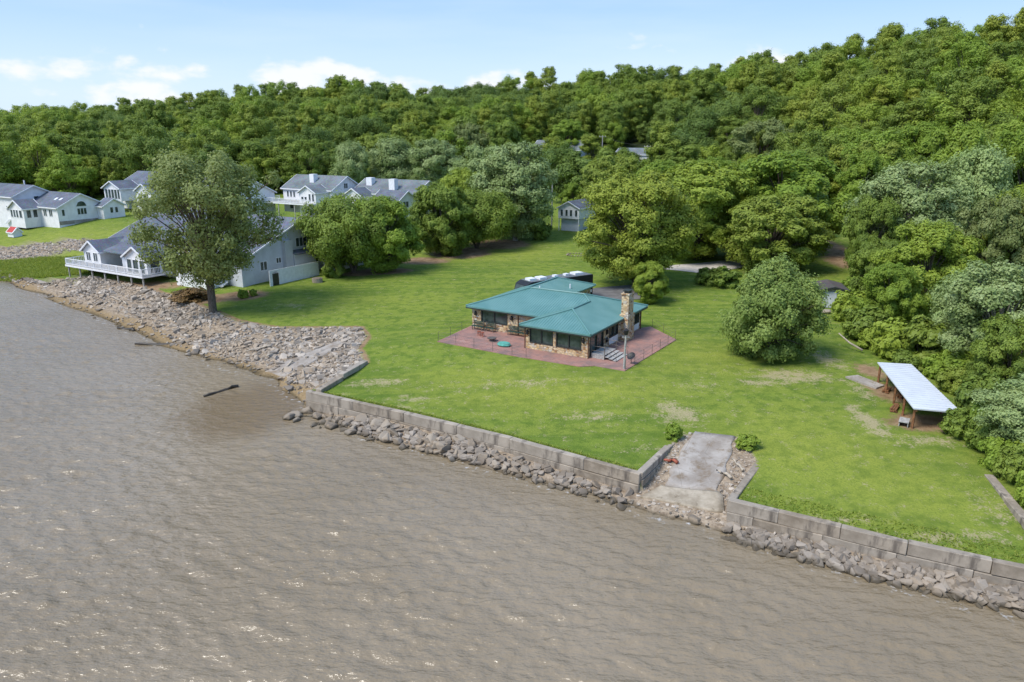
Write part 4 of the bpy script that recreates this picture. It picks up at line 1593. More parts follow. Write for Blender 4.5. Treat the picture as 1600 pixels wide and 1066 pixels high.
fen2 = empty('garden_fence', G + Matrix.Rotation(YAW, 3, 'Z') @ Vector((3.2, 13.2, 0)), YAW)
tag(fen2, 'shorter white garden fence partly behind the multi-stemmed tree', 'fence')
for i in range(6):
    MB().bx(0, .08, i * 1.6, i * 1.6 + 1.585, -.4, 1.65).build('panel', M['white'], fen2)
p = on_ground(345, 448)
q = MB()
q.slab([(-1.2, -.6, .25), (1.2, -.6, .25), (1.2, .6, .9), (-1.2, .6, .9)], .15)
tag(q.build('cellar_hatch', M['white'], None, p, YAW), 'white sloping cellar hatch behind the cottonwood trunk', 'hatch')
p = on_ground(496, 441)
q = empty('concrete_ring', p)
tag(q, 'round weathered concrete ring standing on the lawn', 'concrete ring')
MB().tube([(0, 0, 0), (0, 0, .62)], [.78, .80], 18).build('ring', M['concrete'], q)
MB().tube([(0, 0, .622), (0, 0, .68)], [.66, .62], 18).build('fill', M['riprap'], q)
p = on_ground(899, 399)
q = empty('fire_ring', p)
tag(q, 'ring of pale stones round a planting bed on the back lawn', 'stone ring')
for i in range(18):
    a = 2 * math.pi * i / 18
    o = link('stone', ROCKS[i % 10], q, (1.5 * math.cos(a), 1.5 * math.sin(a), .12), a)
    o.scale = (.5, .4, .5)

# ------------------------------------------------------------------ houses farther back
def place_house(name, px, py, z, label):
    p = at(px, py, z)
    r = empty(name, (p.x, p.y, z), YAW)
    return tag(r, label, 'house')


# white house with arched window (gable towards the right)
h = place_house('white_house', 92, 345, 5.2, 'white house with arched gable window and grey roof on the left lawn')
gable_block(h, -14, 0, 0, 11, -2, 2.9, 2.7, 'x', 'siding_white', 'shingle', {'right': [(.9, 1.6, .9, 2.4, 1), (4.4, 6.6, .9, 2.4, 3)], 'front': [(8.0, 9.4, .7, 2.3, 2), (10.4, 11.8, .7, 2.3, 2)]})
gable_block(h, 0.02, 2.6, 9.0, 14.2, -1, 2.7, 1.5, 'x', 'siding_white', 'shingle', {'right': [(1.6, 2.4, .9, 2.3, 1), (2.8, 3.6, .9, 2.3, 1)]})
q = MB()
arc = [(.03, 5.5 + 1.15 * math.cos(a), 2.75 + 1.2 * math.sin(a)) for a in [math.pi * i / 12 for i in range(13)]]
q.poly(arc)
aw = q.build('window', M['glass'], h)
q = MB()
q.tube([(.05, 5.5 + 1.2 * math.cos(a), 2.75 + 1.25 * math.sin(a)) for a in [math.pi * i / 12 for i in range(13)]], [.09] * 13, 4)
q.tube([(.05, 4.3, 2.75), (.05, 6.7, 2.75)], [.09, .09], 4)
q.build('frame', M['white'], aw)
gable_block(h, -13.5, -7.4, -3.6, 0, -1.8, 2.6, 1.7, 'y', 'siding_white', 'shingle', {'front': [(.4, 1.3, .4, 2.2, 1), (1.6, 2.5, .4, 2.2, 1), (2.8, 3.7, .4, 2.2, 1), (4.2, 5.4, .4, 2.2, 1)], 'right': [(.6, 1.6, .4, 2.2, 1), (2, 3, .4, 2.2, 1)]}, .35)
MB().bx(.0, .06, 0, 9, -1, -.2).build('foundation', M['ramp'], h)
for x in (-5, -3):
    skylight(h, x, 2.8, 4.45, math.atan(2.7 / 5.5))
q = MB()
for i in range(7):
    q.bx(-15.4 - i * .3, -15.1 - i * .3, -3.4, -2.0, -.3 - i * .17, -.22 - i * .17)
q.build('stairs', M['white'], h)
# two-storey white house at the left edge
h = place_house('white_house', 2, 338, 6.0, 'tall white two-storey house cut off by the left edge')
gable_block(h, -24, 0, 3, 12.5, -3.5, 4.2, 2.2, 'x', 'siding_white', 'shingle', {'front': [(9, 10.2, .6, 2, 2), (14.5, 15.4, .3, 1.6, 2), (20.5, 21.7, .8, 2, 2)], 'right': [(4.6, 5.8, 2.6, 4.0, 1)]}, .5)
MB().tube([(-6, 9, 6.2), (-6, 9, 7.4)], [.15, .15], 6).build('flue', M['white'], h)
# house with a glazed porch on stilts, half hidden by the cottonwood
h = place_house('white_house', 166, 322, 6.5, 'white house with tall dark porch windows half hidden behind the cottonwood')
gable_block(h, 0, 7, 0, 5, 1.5, 4.6, 1.6, 'y', 'siding_white', 'shingle', {'front': [(.5, 1.6, 1.9, 4.3, 1), (1.8, 2.9, 1.9, 4.3, 1), (3.1, 4.2, 1.9, 4.3, 1), (4.4, 5.5, 1.9, 4.3, 1), (5.7, 6.6, 1.9, 4.3, 1)]}, .4)
gable_block(h, -3, 20, 5, 19, -1, 4.4, 3.6, 'x', 'siding_white', 'shingle', {'front': [(12, 14, 1.6, 3.6, 2), (17, 19, 1.6, 3.6, 2)], 'right': [(4, 6, 1.5, 3.4, 2)]}, .4)
gable_block(h, 11, 17, 1.5, 5, -1, 4.2, 1.6, 'y', 'siding_white', 'shingle', {'front': [(1, 2.6, 1.6, 3.6, 2), (3.4, 5, 1.6, 3.6, 2)]}, .35)
for x in (.2, 3.5, 6.8):
    MB().bx(x - .12, x + .12, .05, .29, -2, 1.49).build('post', M['white'], h)
for x in (14, 16):
    skylight(h, x, 8.5, 5.5, math.atan(3.6 / 7))
h = place_house('white_house', 345, 330, 6.5, 'white gabled house seen through the right side of the cottonwood crown')
gable_block(h, -14, 4, 0, 13, -1, 3.8, 3.2, 'x', 'siding_white', 'shingle', {'front': [(3, 5, 1, 2.8, 2), (8, 10, 1, 2.8, 2), (13, 15, 1, 2.8, 2)], 'right': [(4, 6, 1, 2.8, 2)]}, .4)
gable_block(h, -9, -3, -3, 0, -1, 3.6, 1.7, 'y', 'siding_white', 'shingle', {'front': [(1, 2.6, 1, 2.8, 2), (3.4, 5, 1, 2.8, 2)]}, .35)
# two-level house with long white balcony
h = place_house('white_house', 430, 328, 6.0, 'white house with long raised balcony and grey-green roof')
gable_block(h, 0, 16.5, 3, 13.5, -.6, 5.2, 2.9, 'x', 'siding_white', 'shingle_green', {'front': [(1.3, 2.0, 3.0, 4.5, 1), (2.4, 3.1, 3.0, 4.5, 1), (3.5, 4.2, 3.0, 4.5, 1), (6.0, 6.8, 3.0, 4.5, 1), (7.2, 8.0, 3.0, 4.5, 1), (2, 3.4, .2, 1.7, 1), (5.6, 8.6, .0, 1.9, 3)]}, .4)
proud_window(h, 16.51, 7.2, 8.6, 5.3, 6.6, 2)
gable_block(h, 10.0, 15.5, -1.2, 3, -.6, 4.8, 1.5, 'y', 'siding_white', 'shingle_green', {'front': [(.7, 1.5, 2.9, 3.8, 1), (1.8, 2.6, 2.9, 3.8, 1), (3.2, 3.9, 2.7, 4.5, 1), (4.3, 5.0, 2.7, 4.5, 1)]}, .35)
MB().bx(7.2, 8.6, 5.2, 6.6, 5.9, 8.6).build('chimney', M['white'], h)
deck(h, -1.3, 15.5, -3.0, 3, 2.3, -1.2, [(-1.2, 2.8), (-1.2, -2.9), (15.4, -2.9)], [(-1.1, -2.8), (4.5, -2.8), (10, -2.8), (15.2, -2.8)])
for x in (3.5, 13):
    skylight(h, x, 5.6, 6.15, math.atan(.55))
# next one to the right, mostly roofs behind the trees
h = place_house('white_house', 562, 332, 6.0, 'white house with two square white chimneys behind the lawn trees')
gable_block(h, -4, 15, 2, 13, -.6, 4.5, 2.9, 'x', 'siding_white', 'shingle_green', {'front': [(3, 5, 2.4, 4.0, 2)], 'right': [(4, 6, 2.8, 4.2, 2)]}, .4)
gable_block(h, 8, 15.5, -4, 2, -.6, 3.8, 1.8, 'x', 'siding_white', 'shingle', {'right': [(1.5, 3.5, 2.0, 3.4, 2)], 'front': [(2, 4, 1.8, 3.4, 2)]}, .35)
gable_block(h, -3, 3, -2, 2, -.6, 4.0, 1.7, 'y', 'siding_white', 'shingle', {'front': [(.8, 2.2, 1.8, 3.4, 2), (3.6, 5.2, 1.8, 3.4, 2)]}, .35)
for x, y in ((-1.6, 4.6), (7.2, 2.6)):
    MB().bx(x, x + 1.7, y, y + 1.4, 4.8, 7.9).build('chimney', M['white'], h)
skylight(h, 4, 5.0, 6.15, math.atan(.52))
# small white house behind the power pole
h = place_house('white_house', 872, 352, 5.2, 'small white house with four dark windows beside the utility pole')
h.scale = (.76, .76, .76)
gable_block(h, 0, 6.5, 0, 11, 2.0, 5.0, 1.7, 'y', 'siding_white', 'shingle', {'front': [(.7, 1.5, 2.6, 4.5, 1), (2.2, 3.0, 2.6, 4.5, 1), (3.6, 4.4, 2.6, 4.5, 1), (5.2, 6.0, 2.6, 4.5, 1)]}, .4)
gable_block(h, .6, 6.2, .8, 10.5, -1.5, 1.99, 0, 'y', 'siding_blue', 'shingle')
for x in (.2, 6.3):
    MB().bx(x - .1, x + .1, .1, .3, -1.5, 1.99).build('post', M['white'], h)
# houses on the road under the bluff
p = on_ground(868, 252)
h = tag(empty('hillside_house', p, YAW), 'grey-roofed house among the trees at the foot of the bluff', 'house')
gable_block(h, -10, 10, 0, 10, -3, 4.2, 3.2, 'x', 'siding_blue', 'shingle_green', {'front': [(3, 5, 1.4, 3.2, 2), (9, 11, 1.4, 3.2, 2)]}, .5)
gable_block(h, -17, -10.05, 1, 9, -3, 3.0, 2.2, 'x', 'siding_blue', 'shingle', {}, .4)
p = on_ground(990, 258)
h = tag(empty('hillside_house', p, YAW), 'low pale roof glimpsed beside the power lines under the bluff', 'house')
gable_block(h, -7, 7, 0, 8, -3, 3.6, 2.0, 'x', 'siding_white', 'shingle_green', {'front': [(3, 5, 1.2, 2.8, 2)]}, .4)
# small red and white play shed on the far-left lawn
p = on_ground(24, 370)
h = tag(empty('play_shed', p, YAW), 'small white shed with red roof on the far-left lawn', 'shed')
gable_block(h, -1.2, 1.2, -.9, .9, 0, 1.1, .9, 'x', 'white', 'red', {}, .15)

# ------------------------------------------------------------------ driveways
def sheet(name, pts, mat, lift=.05):
    pts = [on_ground(*p) for p in pts]
    P2 = np.array([(p.x, p.y) for p in pts])
    lo, hi = P2.min(0), P2.max(0)
    n_ = 16
    gx, gy = np.meshgrid(np.linspace(0, 1, n_), np.linspace(0, 1, n_), indexing='ij')
    A, B, C, D = P2
    uv = np.stack([gx.ravel(), gy.ravel()], 1)
    V = (A * (1 - uv[:, :1]) + B * uv[:, :1]) * (1 - uv[:, 1:]) + (D * (1 - uv[:, :1]) + C * uv[:, :1]) * uv[:, 1:]
    z = ground(V) + lift
    q = np.arange(n_ * n_).reshape(n_, n_)
    f = np.stack([q[:-1, :-1], q[:-1, 1:], q[1:, 1:], q[1:, :-1]], -1).reshape(-1, 4)
    return tag(link(name, np_mesh(name, np.column_stack([V, z]), f, mat, True)), kind='structure')


M['asphalt'] = plain('worn_grey_asphalt', (.15, .145, .145), .9, .2, .2, 1.0)
M['gravel'] = plain('pale_gravel', (.50, .46, .41), .95, .1, .15, 2)
sheet('driveway', [(1010, 418), (1170, 403), (1170, 416), (1100, 428)], M['gravel'])
sheet('driveway', [(915, 452), (985, 446), (1010, 468), (930, 470)], M['asphalt'])
sheet('road', [(470, 335), (700, 322), (700, 330), (455, 352)], M['asphalt'])

# ------------------------------------------------------------------ utility poles and wires
def pole(px, py, hgt, label, arms=1, r=.15):
    p = on_ground(px, py)
    t = tag(empty('utility_pole', p), label, 'utility pole')
    MB().tube([(0, 0, -.5), (0, 0, hgt)], [r, r * .7], 8).build('pole', M['wood_grey'], t)
    for k in range(arms):
        MB().box((0, 0, hgt - .5 - k * .9), (2.4, .14, .16), -.4).build('cross_arm', M['wood_grey'], t)
    for dx in (-1.0, 0, 1.0):
        q = Matrix.Rotation(-.4, 3, 'Z') @ Vector((dx, 0, 0))
        MB().tube([(q.x, q.y, hgt - .42), (q.x, q.y, hgt - .15)], [.06, .05], 6).build('insulator', M['white'], t)
    return p + Vector((0, 0, hgt - .15))


t1 = pole(862, 358, 11.0, 'wooden utility pole left of the small white house')
t2 = pole(940, 262, 11, 'utility pole by the road under the bluff, the left one', 1, .2)
t3 = pole(1010, 270, 9, 'utility pole by the road under the bluff, the middle one', 2, .2)
t4 = pole(1124, 282, 9, 'utility pole by the road under the bluff, the right one', 1, .2)
t5 = pole(1366, 428, 6.5, 'short pale utility pole standing in the right-hand trees', 1, .17)


def cable(a, b, sag, label, r=.035):
    pts = [a.lerp(b, i / 14) - Vector((0, 0, sag * 4 * (i / 14) * (1 - i / 14))) for i in range(15)]
    tag(MB().tube(pts, [r] * 15, 4).build('power_line', M['black']), label, 'power line')


cable(t2, t3, .8, 'power line between the left and middle roadside poles', .05)
cable(t3, t4, 1.0, 'upper power line between the middle and right roadside poles', .05)
cable(t3 - Vector((0, 0, 1)), t4 - Vector((0, 0, 1)), 1.0, 'lower power line between the middle and right roadside poles', .06)
cable(t4, t5, 2.0, 'long power line running down to the short pale pole', .03)

# ------------------------------------------------------------------ trees
def leaf_quads(C, Nrm, size, aspect=1.5):
    """one bent-free quad per leaf spray, facing Nrm"""
    k = len(C)
    up = RNG.normal(size=(k, 3))
    a = np.cross(Nrm, up)
    a /= np.linalg.norm(a, axis=1)[:, None] + 1e-9
    b = np.cross(Nrm, a)
    s = (size * RNG.uniform(.65, 1.35, k))[:, None]
    a, b = a * s * .5 * aspect, b * s * .5
    V = np.stack([C - a, C - b * .9, C + a, C + b * .9], 1).reshape(-1, 3)
    F = np.arange(4 * k).reshape(k, 4)
    return V, F


def make_tree(name, H, W, base, nl, leaf, count, mat, bark='bark', shape=(1.0, .55), lobe=(.11, .18), stems=1, droop=0.0, trunk_r=None, seed=0, hollow=.35, lean=0.0, flat=1.0, wisp=0.0):
    """returns (trunk mesh, crown mesh); crown of many leaf lobes hung on real limbs"""
    r = np.random.default_rng(seed)
    rr = random.Random(seed)
    cz0 = H * base
    hm = cz0 + (H - cz0) * shape[1]
    ctr, rad = [], []
    tries = 0
    while len(ctr) < nl and tries < 6000:
        tries += 1
        z = r.uniform(cz0, H * .95)
        k = (z - hm) / ((H - hm) if z > hm else (hm - cz0 + .01))
        prof = max(0, 1 - abs(k) ** 2.1) ** .5 * W * .5
        rho = r.uniform(hollow, 1) ** .6 * (1.16 if r.random() < .18 else 1.0)
        a = r.uniform(0, 2 * math.pi)
        lr = W * r.uniform(*lobe) * (.75 + .35 * (1 - rho))
        R = max(0, prof * rho - lr * .55)
        c = np.array([R * math.cos(a) + lean * (z - cz0), R * math.sin(a), z - lr * .3])
        if any(np.linalg.norm(c - q) < .62 * (lr + s) for q, s in zip(ctr, rad)) and tries < 4000:
            continue
        ctr.append(c)
        rad.append(lr)
    ctr, rad = np.array(ctr), np.array(rad)
    wts = rad ** 2 / (rad ** 2).sum()
    Cs, Ns, Ts = [], [], []
    ltint = r.uniform(.0, .55, len(ctr))
    for i in range(len(ctr)):
        k = int(count * wts[i])
        d = r.normal(size=(k, 3))
        d[:, 2] += .25
        d /= np.linalg.norm(d, axis=1)[:, None]
        # ragged lobes: radius varies with direction
        ph = r.uniform(0, 6.28, 6)
        rag = 1 + .16 * np.sin(d[:, 0] * 5 + ph[0]) + .16 * np.sin(d[:, 1] * 6 + ph[1]) + .14 * np.sin(d[:, 2] * 6 + ph[2]) + .12 * np.sin(d[:, 0] * 11 + d[:, 1] * 9 + ph[3])
        q = r.uniform(.0, 1, k) ** .35
        p = ctr[i] + d * (rad[i] * rag * (.45 + .62 * q))[:, None] * np.array([1, 1, .82 * flat])
        if wisp:
            far_ = r.random(k) < wisp
            p[far_] += d[far_] * rad[i] * r.uniform(.1, .55, far_.sum())[:, None]
        if droop:
            p[:, 2] -= droop * rad[i] * (np.linalg.norm(d[:, :2], axis=1) ** 2) * r.uniform(.2, 1.0, k)
        # throw away most leaves buried in another lobe
        dist = np.min([np.linalg.norm((p - c) / np.array([1, 1, .85 * flat]), axis=1) / s if j != i else np.full(k, 9.0) for j, (c, s) in enumerate(zip(ctr, rad))], axis=0) if len(ctr) > 1 else np.full(k, 9.0)
        keep = (dist > .80) | (r.random(k) < .22)
        p, d = p[keep], d[keep]
        cd_ = (p - np.array([0, 0, hm])) / (np.array([W, W, H - cz0]) * .5)
        nn = d * .95 + cd_ * .45 + r.normal(size=p.shape) * .42 + np.array([0, 0, .35])
        Cs.append(p)
        Ns.append(nn / np.linalg.norm(nn, axis=1)[:, None])
        Ts.append(np.clip(ltint[i] + r.uniform(0, .55, len(p)), 0, 1))
    Cc, Nn, Tt = np.vstack(Cs), np.vstack(Ns), np.concatenate(Ts)
    V, F = leaf_quads(Cc, Nn, leaf)
    crown = np_mesh(name + '_crown', V, F, M[mat])
    attr(crown, 'tint', np.repeat(Tt, 4))
    mb = MB()
    tr = trunk_r or H * .022
    tops = []
    for s in range(stems):
        a = 2 * math.pi * s / stems + rr.random()
        off = (0 if stems == 1 else W * .10)
        top = Vector((off * 1.8 * math.cos(a), off * 1.8 * math.sin(a), cz0 + (H - cz0) * .62))
        b0 = Vector((.35 * off * .3 * math.cos(a), .35 * off * .3 * math.sin(a), -.4))
        mid = b0.lerp(top, .5) + Vector((rr.uniform(-.03, .03) * H, rr.uniform(-.03, .03) * H, 0))
        k = tr / math.sqrt(stems)
        mb.tube([b0, b0 + Vector((0, 0, .55)), b0.lerp(mid, .6), mid, mid.lerp(top, .5), top], [k * 1.5, k * 1.08, k, k * .8, k * .5, k * .18], 8)
        tops.append((b0, mid, top, k))
    for c, s in zip(ctr, rad):
        c = Vector(c)
        b0, mid, top, k = min(tops, key=lambda t: (t[2] - c).length)
        t = min(.95, max(.30, (c.z / H) * .75 - .1))
        st_ = b0.lerp(mid, t * 2) if t < .5 else mid.lerp(top, t * 2 - 1)
        if st_.z > c.z + .5:
            st_ = b0.lerp(mid, .8)
        kk = k * rr.uniform(.22, .36)
        m2 = st_.lerp(c, .5) + Vector((0, 0, (c - st_).length * .10))
        mb.tube([st_, m2, c], [kk, kk * .7, kk * .25], 5, False)
        for _ in range(2):
            e = c + Vector((rr.gauss(0, 1), rr.gauss(0, 1), rr.gauss(.3, 1))).normalized() * s * .8
            mb.tube([m2.lerp(c, .6), e], [kk * .4, kk * .1], 4, False)
    trunk = mb.mesh(name + '_trunk', M[bark], True)
    return trunk, crown, H, W


PROTO = {}


def P_(key, *a, **k):
    PROTO[key] = make_tree(key, *a, **k)


P_('cottonwood', 22, 21, .24, 80, .25, 44000, 'leaf_olive', 'bark', (1, .56), (.06, .105), hollow=.25, seed=11, trunk_r=.5, wisp=.3, droop=.25)
P_('oak', 19, 20, .12, 90, .25, 92000, 'leaf_gold', 'bark', (1, .52), (.065, .12), hollow=.3, seed=12, trunk_r=.5, wisp=.12)
P_('maple', 15, 14, .08, 64, .24, 68000, 'leaf_bright', 'bark', (1, .5), (.08, .15), seed=13)
P_('maple_b', 14, 14, .05, 64, .24, 68000, 'leaf_forest', 'bark', (1, .5), (.08, .15), seed=14)
P_('silver', 17, 14, .10, 64, .24, 70000, 'leaf_silver', 'bark_pale', (1, .5), (.08, .15), seed=15, wisp=.15)
P_('silver_b', 13, 12, .06, 54, .23, 56000, 'leaf_silver', 'bark_pale', (1, .48), (.12, .18), seed=16, wisp=.2)
P_('multistem', 9.5, 13, .22, 66, .20, 50000, 'leaf_forest', 'bark', (1, .55), (.09, .15), stems=3, seed=17, trunk_r=.34, wisp=.2, droop=.2)
P_('willow', 10, 11, .03, 66, .19, 70000, 'leaf_willow', 'bark', (1, .46), (.06, .16), seed=18, wisp=.35, droop=.3, hollow=.2)
P_('olive_round', 14, 14, .05, 64, .24, 68000, 'leaf_olive', 'bark', (1, .5), (.08, .15), seed=19)
P_('shrub', 3.2, 4.2, .0, 18, .24, 7000, 'leaf_bright', 'bark', (1, .4), (.16, .25), seed=20, stems=3, trunk_r=.08)
P_('shrub_b', 3.2, 4.2, .0, 18, .24, 7000, 'leaf_forest', 'bark', (1, .4), (.16, .25), seed=21, stems=3, trunk_r=.08)
P_('bush_rust', 4, 6, .0, 16, .34, 4000, 'leaf_rust', 'bark', (1, .45), (.16, .24), seed=22, stems=2, trunk_r=.1)
for i, (m, H_, W_, nl_, lb_, hm_) in enumerate((('leaf_forest', 15, 9.5, 30, (.10, .20), .58), ('leaf_forest', 18.5, 9, 34, (.10, .22), .5), ('leaf_dark', 14, 11.5, 26, (.12, .26), .62), ('leaf_bright', 16, 12, 36, (.08, .2), .55),
                                                ('leaf_gold', 18, 10, 30, (.10, .22), .62), ('leaf_dark', 12.5, 8.5, 24, (.11, .24), .55), ('leaf_forest', 17, 12, 40, (.07, .19), .6))):
    P_('wood%d' % i, H_, W_, .10, nl_, .27, 17000, m, 'bark', (1, hm_), lb_, seed=40 + i, wisp=.12)


def plant(key, x, y, z, w, h, label, cat='tree', group=None, name=None, rz=None):
    tm, cm, H, W = PROTO[key]
    root = empty(name or (cat if cat == 'shrub' else 'tree'), (x, y, z), random.uniform(0, 6.28) if rz is None else rz)
    tag(root, label, cat, group)
    s = (w / W, w / W, h / H)
    for nm, me in (('trunk', tm), ('crown', cm)):
        o = link(nm, me, root)
        o.scale = s
    return root


def tree_px(key, bx, by, width_px, top_py, label, **kw):
    """tree whose trunk foot is seen at (bx,by), crown width and top given in photograph pixels"""
    p = on_ground(bx, by)
    f = p.y * math.cos(PITCH) - (p.z - CAM_H) * math.sin(PITCH)
    w = width_px * f / FPX
    # height from the row of the top
    k = (533 - top_py) / FPX
    h = (p.y * (k * math.cos(PITCH) - math.sin(PITCH)) / (math.cos(PITCH) + k * math.sin(PITCH))) + CAM_H - p.z
    return plant(key, p.x, p.y, p.z, w, h, label, **kw)


tree_px('cottonwood', 333, 488, 232, 230, 'tall olive-green cottonwood with thick pale trunk on the stony bank', rz=.4)
tree_px('multistem', 553, 426, 150, 306, 'spreading multi-stemmed tree with feathery leaves at the lawn edge')
tree_px('maple', 602, 424, 120, 306, 'dense green tree beside the spreading multi-stemmed tree')
tree_px('maple_b', 690, 398, 105, 282, 'dark green tree at the left end of the brown bank')
tree_px('multistem', 745, 388, 120, 297, 'olive-green tree in front of the big silver tree', )
tree_px('silver', 805, 376, 135, 222, 'large silvery tree at the right end of the brown bank')
tree_px('maple', 722, 366, 80, 262, 'yellow-green tree between the dark tree and the silver tree')
tree_px('silver', 757, 352, 110, 226, 'silvery crown just left of and behind the large silver tree')
tree_px('silver_b', 553, 308, 58, 222, 'small silvery tree, leftmost of the three behind the white houses')
tree_px('silver_b', 617, 302, 74, 217, 'silvery tree, middle of the three behind the white houses')
tree_px('silver', 681, 306, 86, 216, 'broad silvery tree, rightmost of the three behind the white houses')
tree_px('oak', 992, 446, 196, 266, 'huge yellow-green tree behind the stone house', rz=1.0)
tree_px('maple', 1015, 474, 60, 408, 'leafy low bush-like tree by the chimney', )
tree_px('maple', 1088, 405, 175, 252, 'bright green tree behind the huge yellow-green tree')
tree_px('maple', 1212, 394, 195, 236, 'broad light green tree behind the dark round tree')
tree_px('maple_b', 1205, 424, 158, 298, 'dark round tree beside the pale driveway')
tree_px('willow', 1201, 556, 158, 406, 'dense pale willow-like tree standing alone on the right lawn')
tree_px('olive_round', 1182, 300, 112, 183, 'rounded tree with golden top at the foot of the bluff')
tree_px('wood2', 878, 318, 66, 226, 'dark dense tree left of the utility pole')
tree_px('wood5', 912, 322, 76, 232, 'dark dense tree behind the small white house')
tree_px('maple', 895, 340, 40, 285, 'small bright tree beside the utility pole')
tree_px('maple_b', 955, 345, 110, 238, 'mid green tree behind the left side of the huge tree')
tree_px('maple', 1030, 352, 100, 250, 'light green tree between the huge tree and the broad tree')
tree_px('maple', 886, 246, 60, 186, 'bright round tree beside the house under the bluff')
RIGHT = [('silver', 1405, 432, 165, 252, 'large silver-leaved tree in the right-hand tree belt'), ('maple_b', 1352, 442, 84, 300, 'dark tree right of the brown trail'),
         ('silver_b', 1500, 420, 125, 232, 'grey-green tree high in the right-hand belt'), ('maple', 1440, 500, 150, 345, 'bright green tree above the open shelter'),
         ('silver', 1545, 590, 170, 408, 'silver tree leaning over the shelter at the right edge'), ('maple', 1380, 520, 90, 410, 'green tree beside the small shed'),
         ('silver_b', 1505, 552, 110, 425, 'pale-leaved tree directly behind the shelter'), ('maple_b', 1590, 480, 150, 290, 'dark tree cut by the right edge, above the silver tree'),
         ('maple', 1590, 400, 150, 190, 'bright green tree cut by the right edge, high up'), ('maple', 1480, 400, 130, 190, 'bright yellow-green tree high in the right-hand belt'),
         ('maple_b', 1420, 380, 110, 240, 'dark green tree behind the large silver-leaved tree'), ('olive_round', 1540, 480, 120, 300, 'olive tree between two silver trees on the right'),
         ('silver', 1610, 720, 170, 590, 'silver-leaved tree beside the low wall at the right edge'), ('maple_b', 1262, 372, 60, 285, 'mid green tree left of the brown trail'),
         ('maple_b', 1365, 470, 90, 370, 'dark leafy tree between the shed and the shelter'), ('maple', 1345, 346, 80, 235, 'light tree at the top of the brown trail'),
         ('maple_b', 1545, 632, 80, 530, 'dense tree right of the shelter roof'), ('maple_b', 1570, 640, 120, 490, 'dark leafy tree behind the right-edge silver tree')]
for k, bx, by, w, t, lab in RIGHT:
    tree_px(k, bx, by, w, t, lab)
SHR = [(1330, 500, 60, 455), (1350, 530, 70, 480), (1395, 555, 80, 500), (1440, 565, 80, 500), (1365, 545, 50, 512), (1530, 655, 70, 585), (1540, 690, 70, 615), (1562, 706, 70, 640), (1606, 742, 80, 670),
       (1500, 682, 56, 640), (1645, 800, 70, 720), (1538, 702, 62, 648), (1556, 730, 56, 682), (1584, 752, 60, 700), (1612, 788, 60, 735), (1575, 700, 80, 640), (1490, 590, 60, 545), (1535, 610, 70, 555), (1335, 470, 44, 432), (1410, 580, 40, 550), (1462, 588, 50, 556), (1490, 612, 50, 575)]
for i, (bx, by, w, t) in enumerate(SHR):
    tree_px(('shrub', 'shrub_b')[i % 2], bx, by, w, t, 'leafy green shrub in the thick hedge along the right side of the lawn', cat='shrub', group='hedge shrubs on the right')
for bx, by, w, t, lab in ((1052, 686, 26, 662, 'bright weedy bush at the head of the left boat ramp wall'), (1168, 700, 36, 680, 'weedy bush at the right side of the boat ramp head'),
                          (380, 466, 16, 452, 'small round shrub beside the rocks at the lawn corner'), (396, 462, 14, 452, 'second small shrub beside the rocks at the lawn corner'), (522, 433, 36, 405, 'dark shrub in front of the white garden fence'),
                          (1130, 448, 50, 418, 'dark round bush below the pale driveway'), (350, 372, 50, 340, 'dark shrub right of the cottonwood crown'), (1105, 445, 40, 420, 'low dark bush left of the round bush below the driveway'), (10, 346, 20, 325, 'dark shrub at the foot of the tall white house'),
                          (50, 345, 40, 330, 'flowering low shrub under the glazed bay of the white house'), (78, 349, 24, 335, 'dark round shrub at the corner of the white house'), (845, 374, 30, 345, 'dark shrub at the foot of the utility pole')):
    tree_px('shrub_b' if 'dark' in lab else 'shrub', bx, by, w, t, lab, cat='shrub')
for bx, by, w, t, lab in ((490, 300, 34, 262, 'rust-coloured bush behind the balcony house, the left one'), (610, 296, 46, 262, 'rust-coloured bush behind the chimney house'), (300, 470, 60, 452, 'brown dry bush under the cottonwood')):
    tree_px('bush_rust', bx, by, w, t, lab, cat='shrub')

# forest on the bluff and the trees along its foot
pts = []
for dist in np.arange(180, 900, 7.4):
    step = np.interp(dist, [180, 400, 900], [7.0, 7.6, 14])
    if dist > 520 and int(dist / 7.4) % 2:
        continue
    k = int(dist * 1.45 / step)
    for a in np.linspace(-.80, .68, k):
        pts.append((math.sin(a + RNG.uniform(-.5, .5) * step / dist) * (dist + RNG.uniform(-3.5, 3.5)), math.cos(a) * (dist + RNG.uniform(-3.5, 3.5))))
pts = np.array(pts)
zz, q = ground(pts, True)
az_ = np.arctan2(pts[:, 0], pts[:, 1])
df = np.interp(az_, SK_AZ, SKYL[:, 3])
dc = np.interp(az_, SK_AZ, SKYL[:, 2])
ok = (q['dist'] > df - 14) & (q['dist'] < dc + 28)
# keep the road with the pale house and the open trail free
for hx, hy, rr_ in ((868, 250, 17), (990, 256, 13)):
    c = on_ground(hx, hy)
    ok &= ~((np.abs(pts[:, 0] - c.x) < rr_) & (pts[:, 1] < c.y + 13) & (pts[:, 1] > c.y - 26))
pts, zz, dd = pts[ok], zz[ok], q['dist'][ok]
patch = vnoise(pts, 45, 8) * .6 + vnoise(pts, 17, 2) * .4
order = np.argsort(dd)
ind = order[:290]
rest = order[290:]


def kind_of(i):
    u = patch[i] + RNG.uniform(-.2, .2)
    if pts[i, 0] < -.56 * pts[i, 1] and dd[i] > 480:  # distant far-left trees get bright leaves: a sunlit hillside put into their colour
        return 3
    return 2 if u < .33 else 5 if u < .41 else 0 if u < .50 else 6 if u < .56 else 1 if u < .61 else 3 if u < .72 else 4 if u < .84 else 6


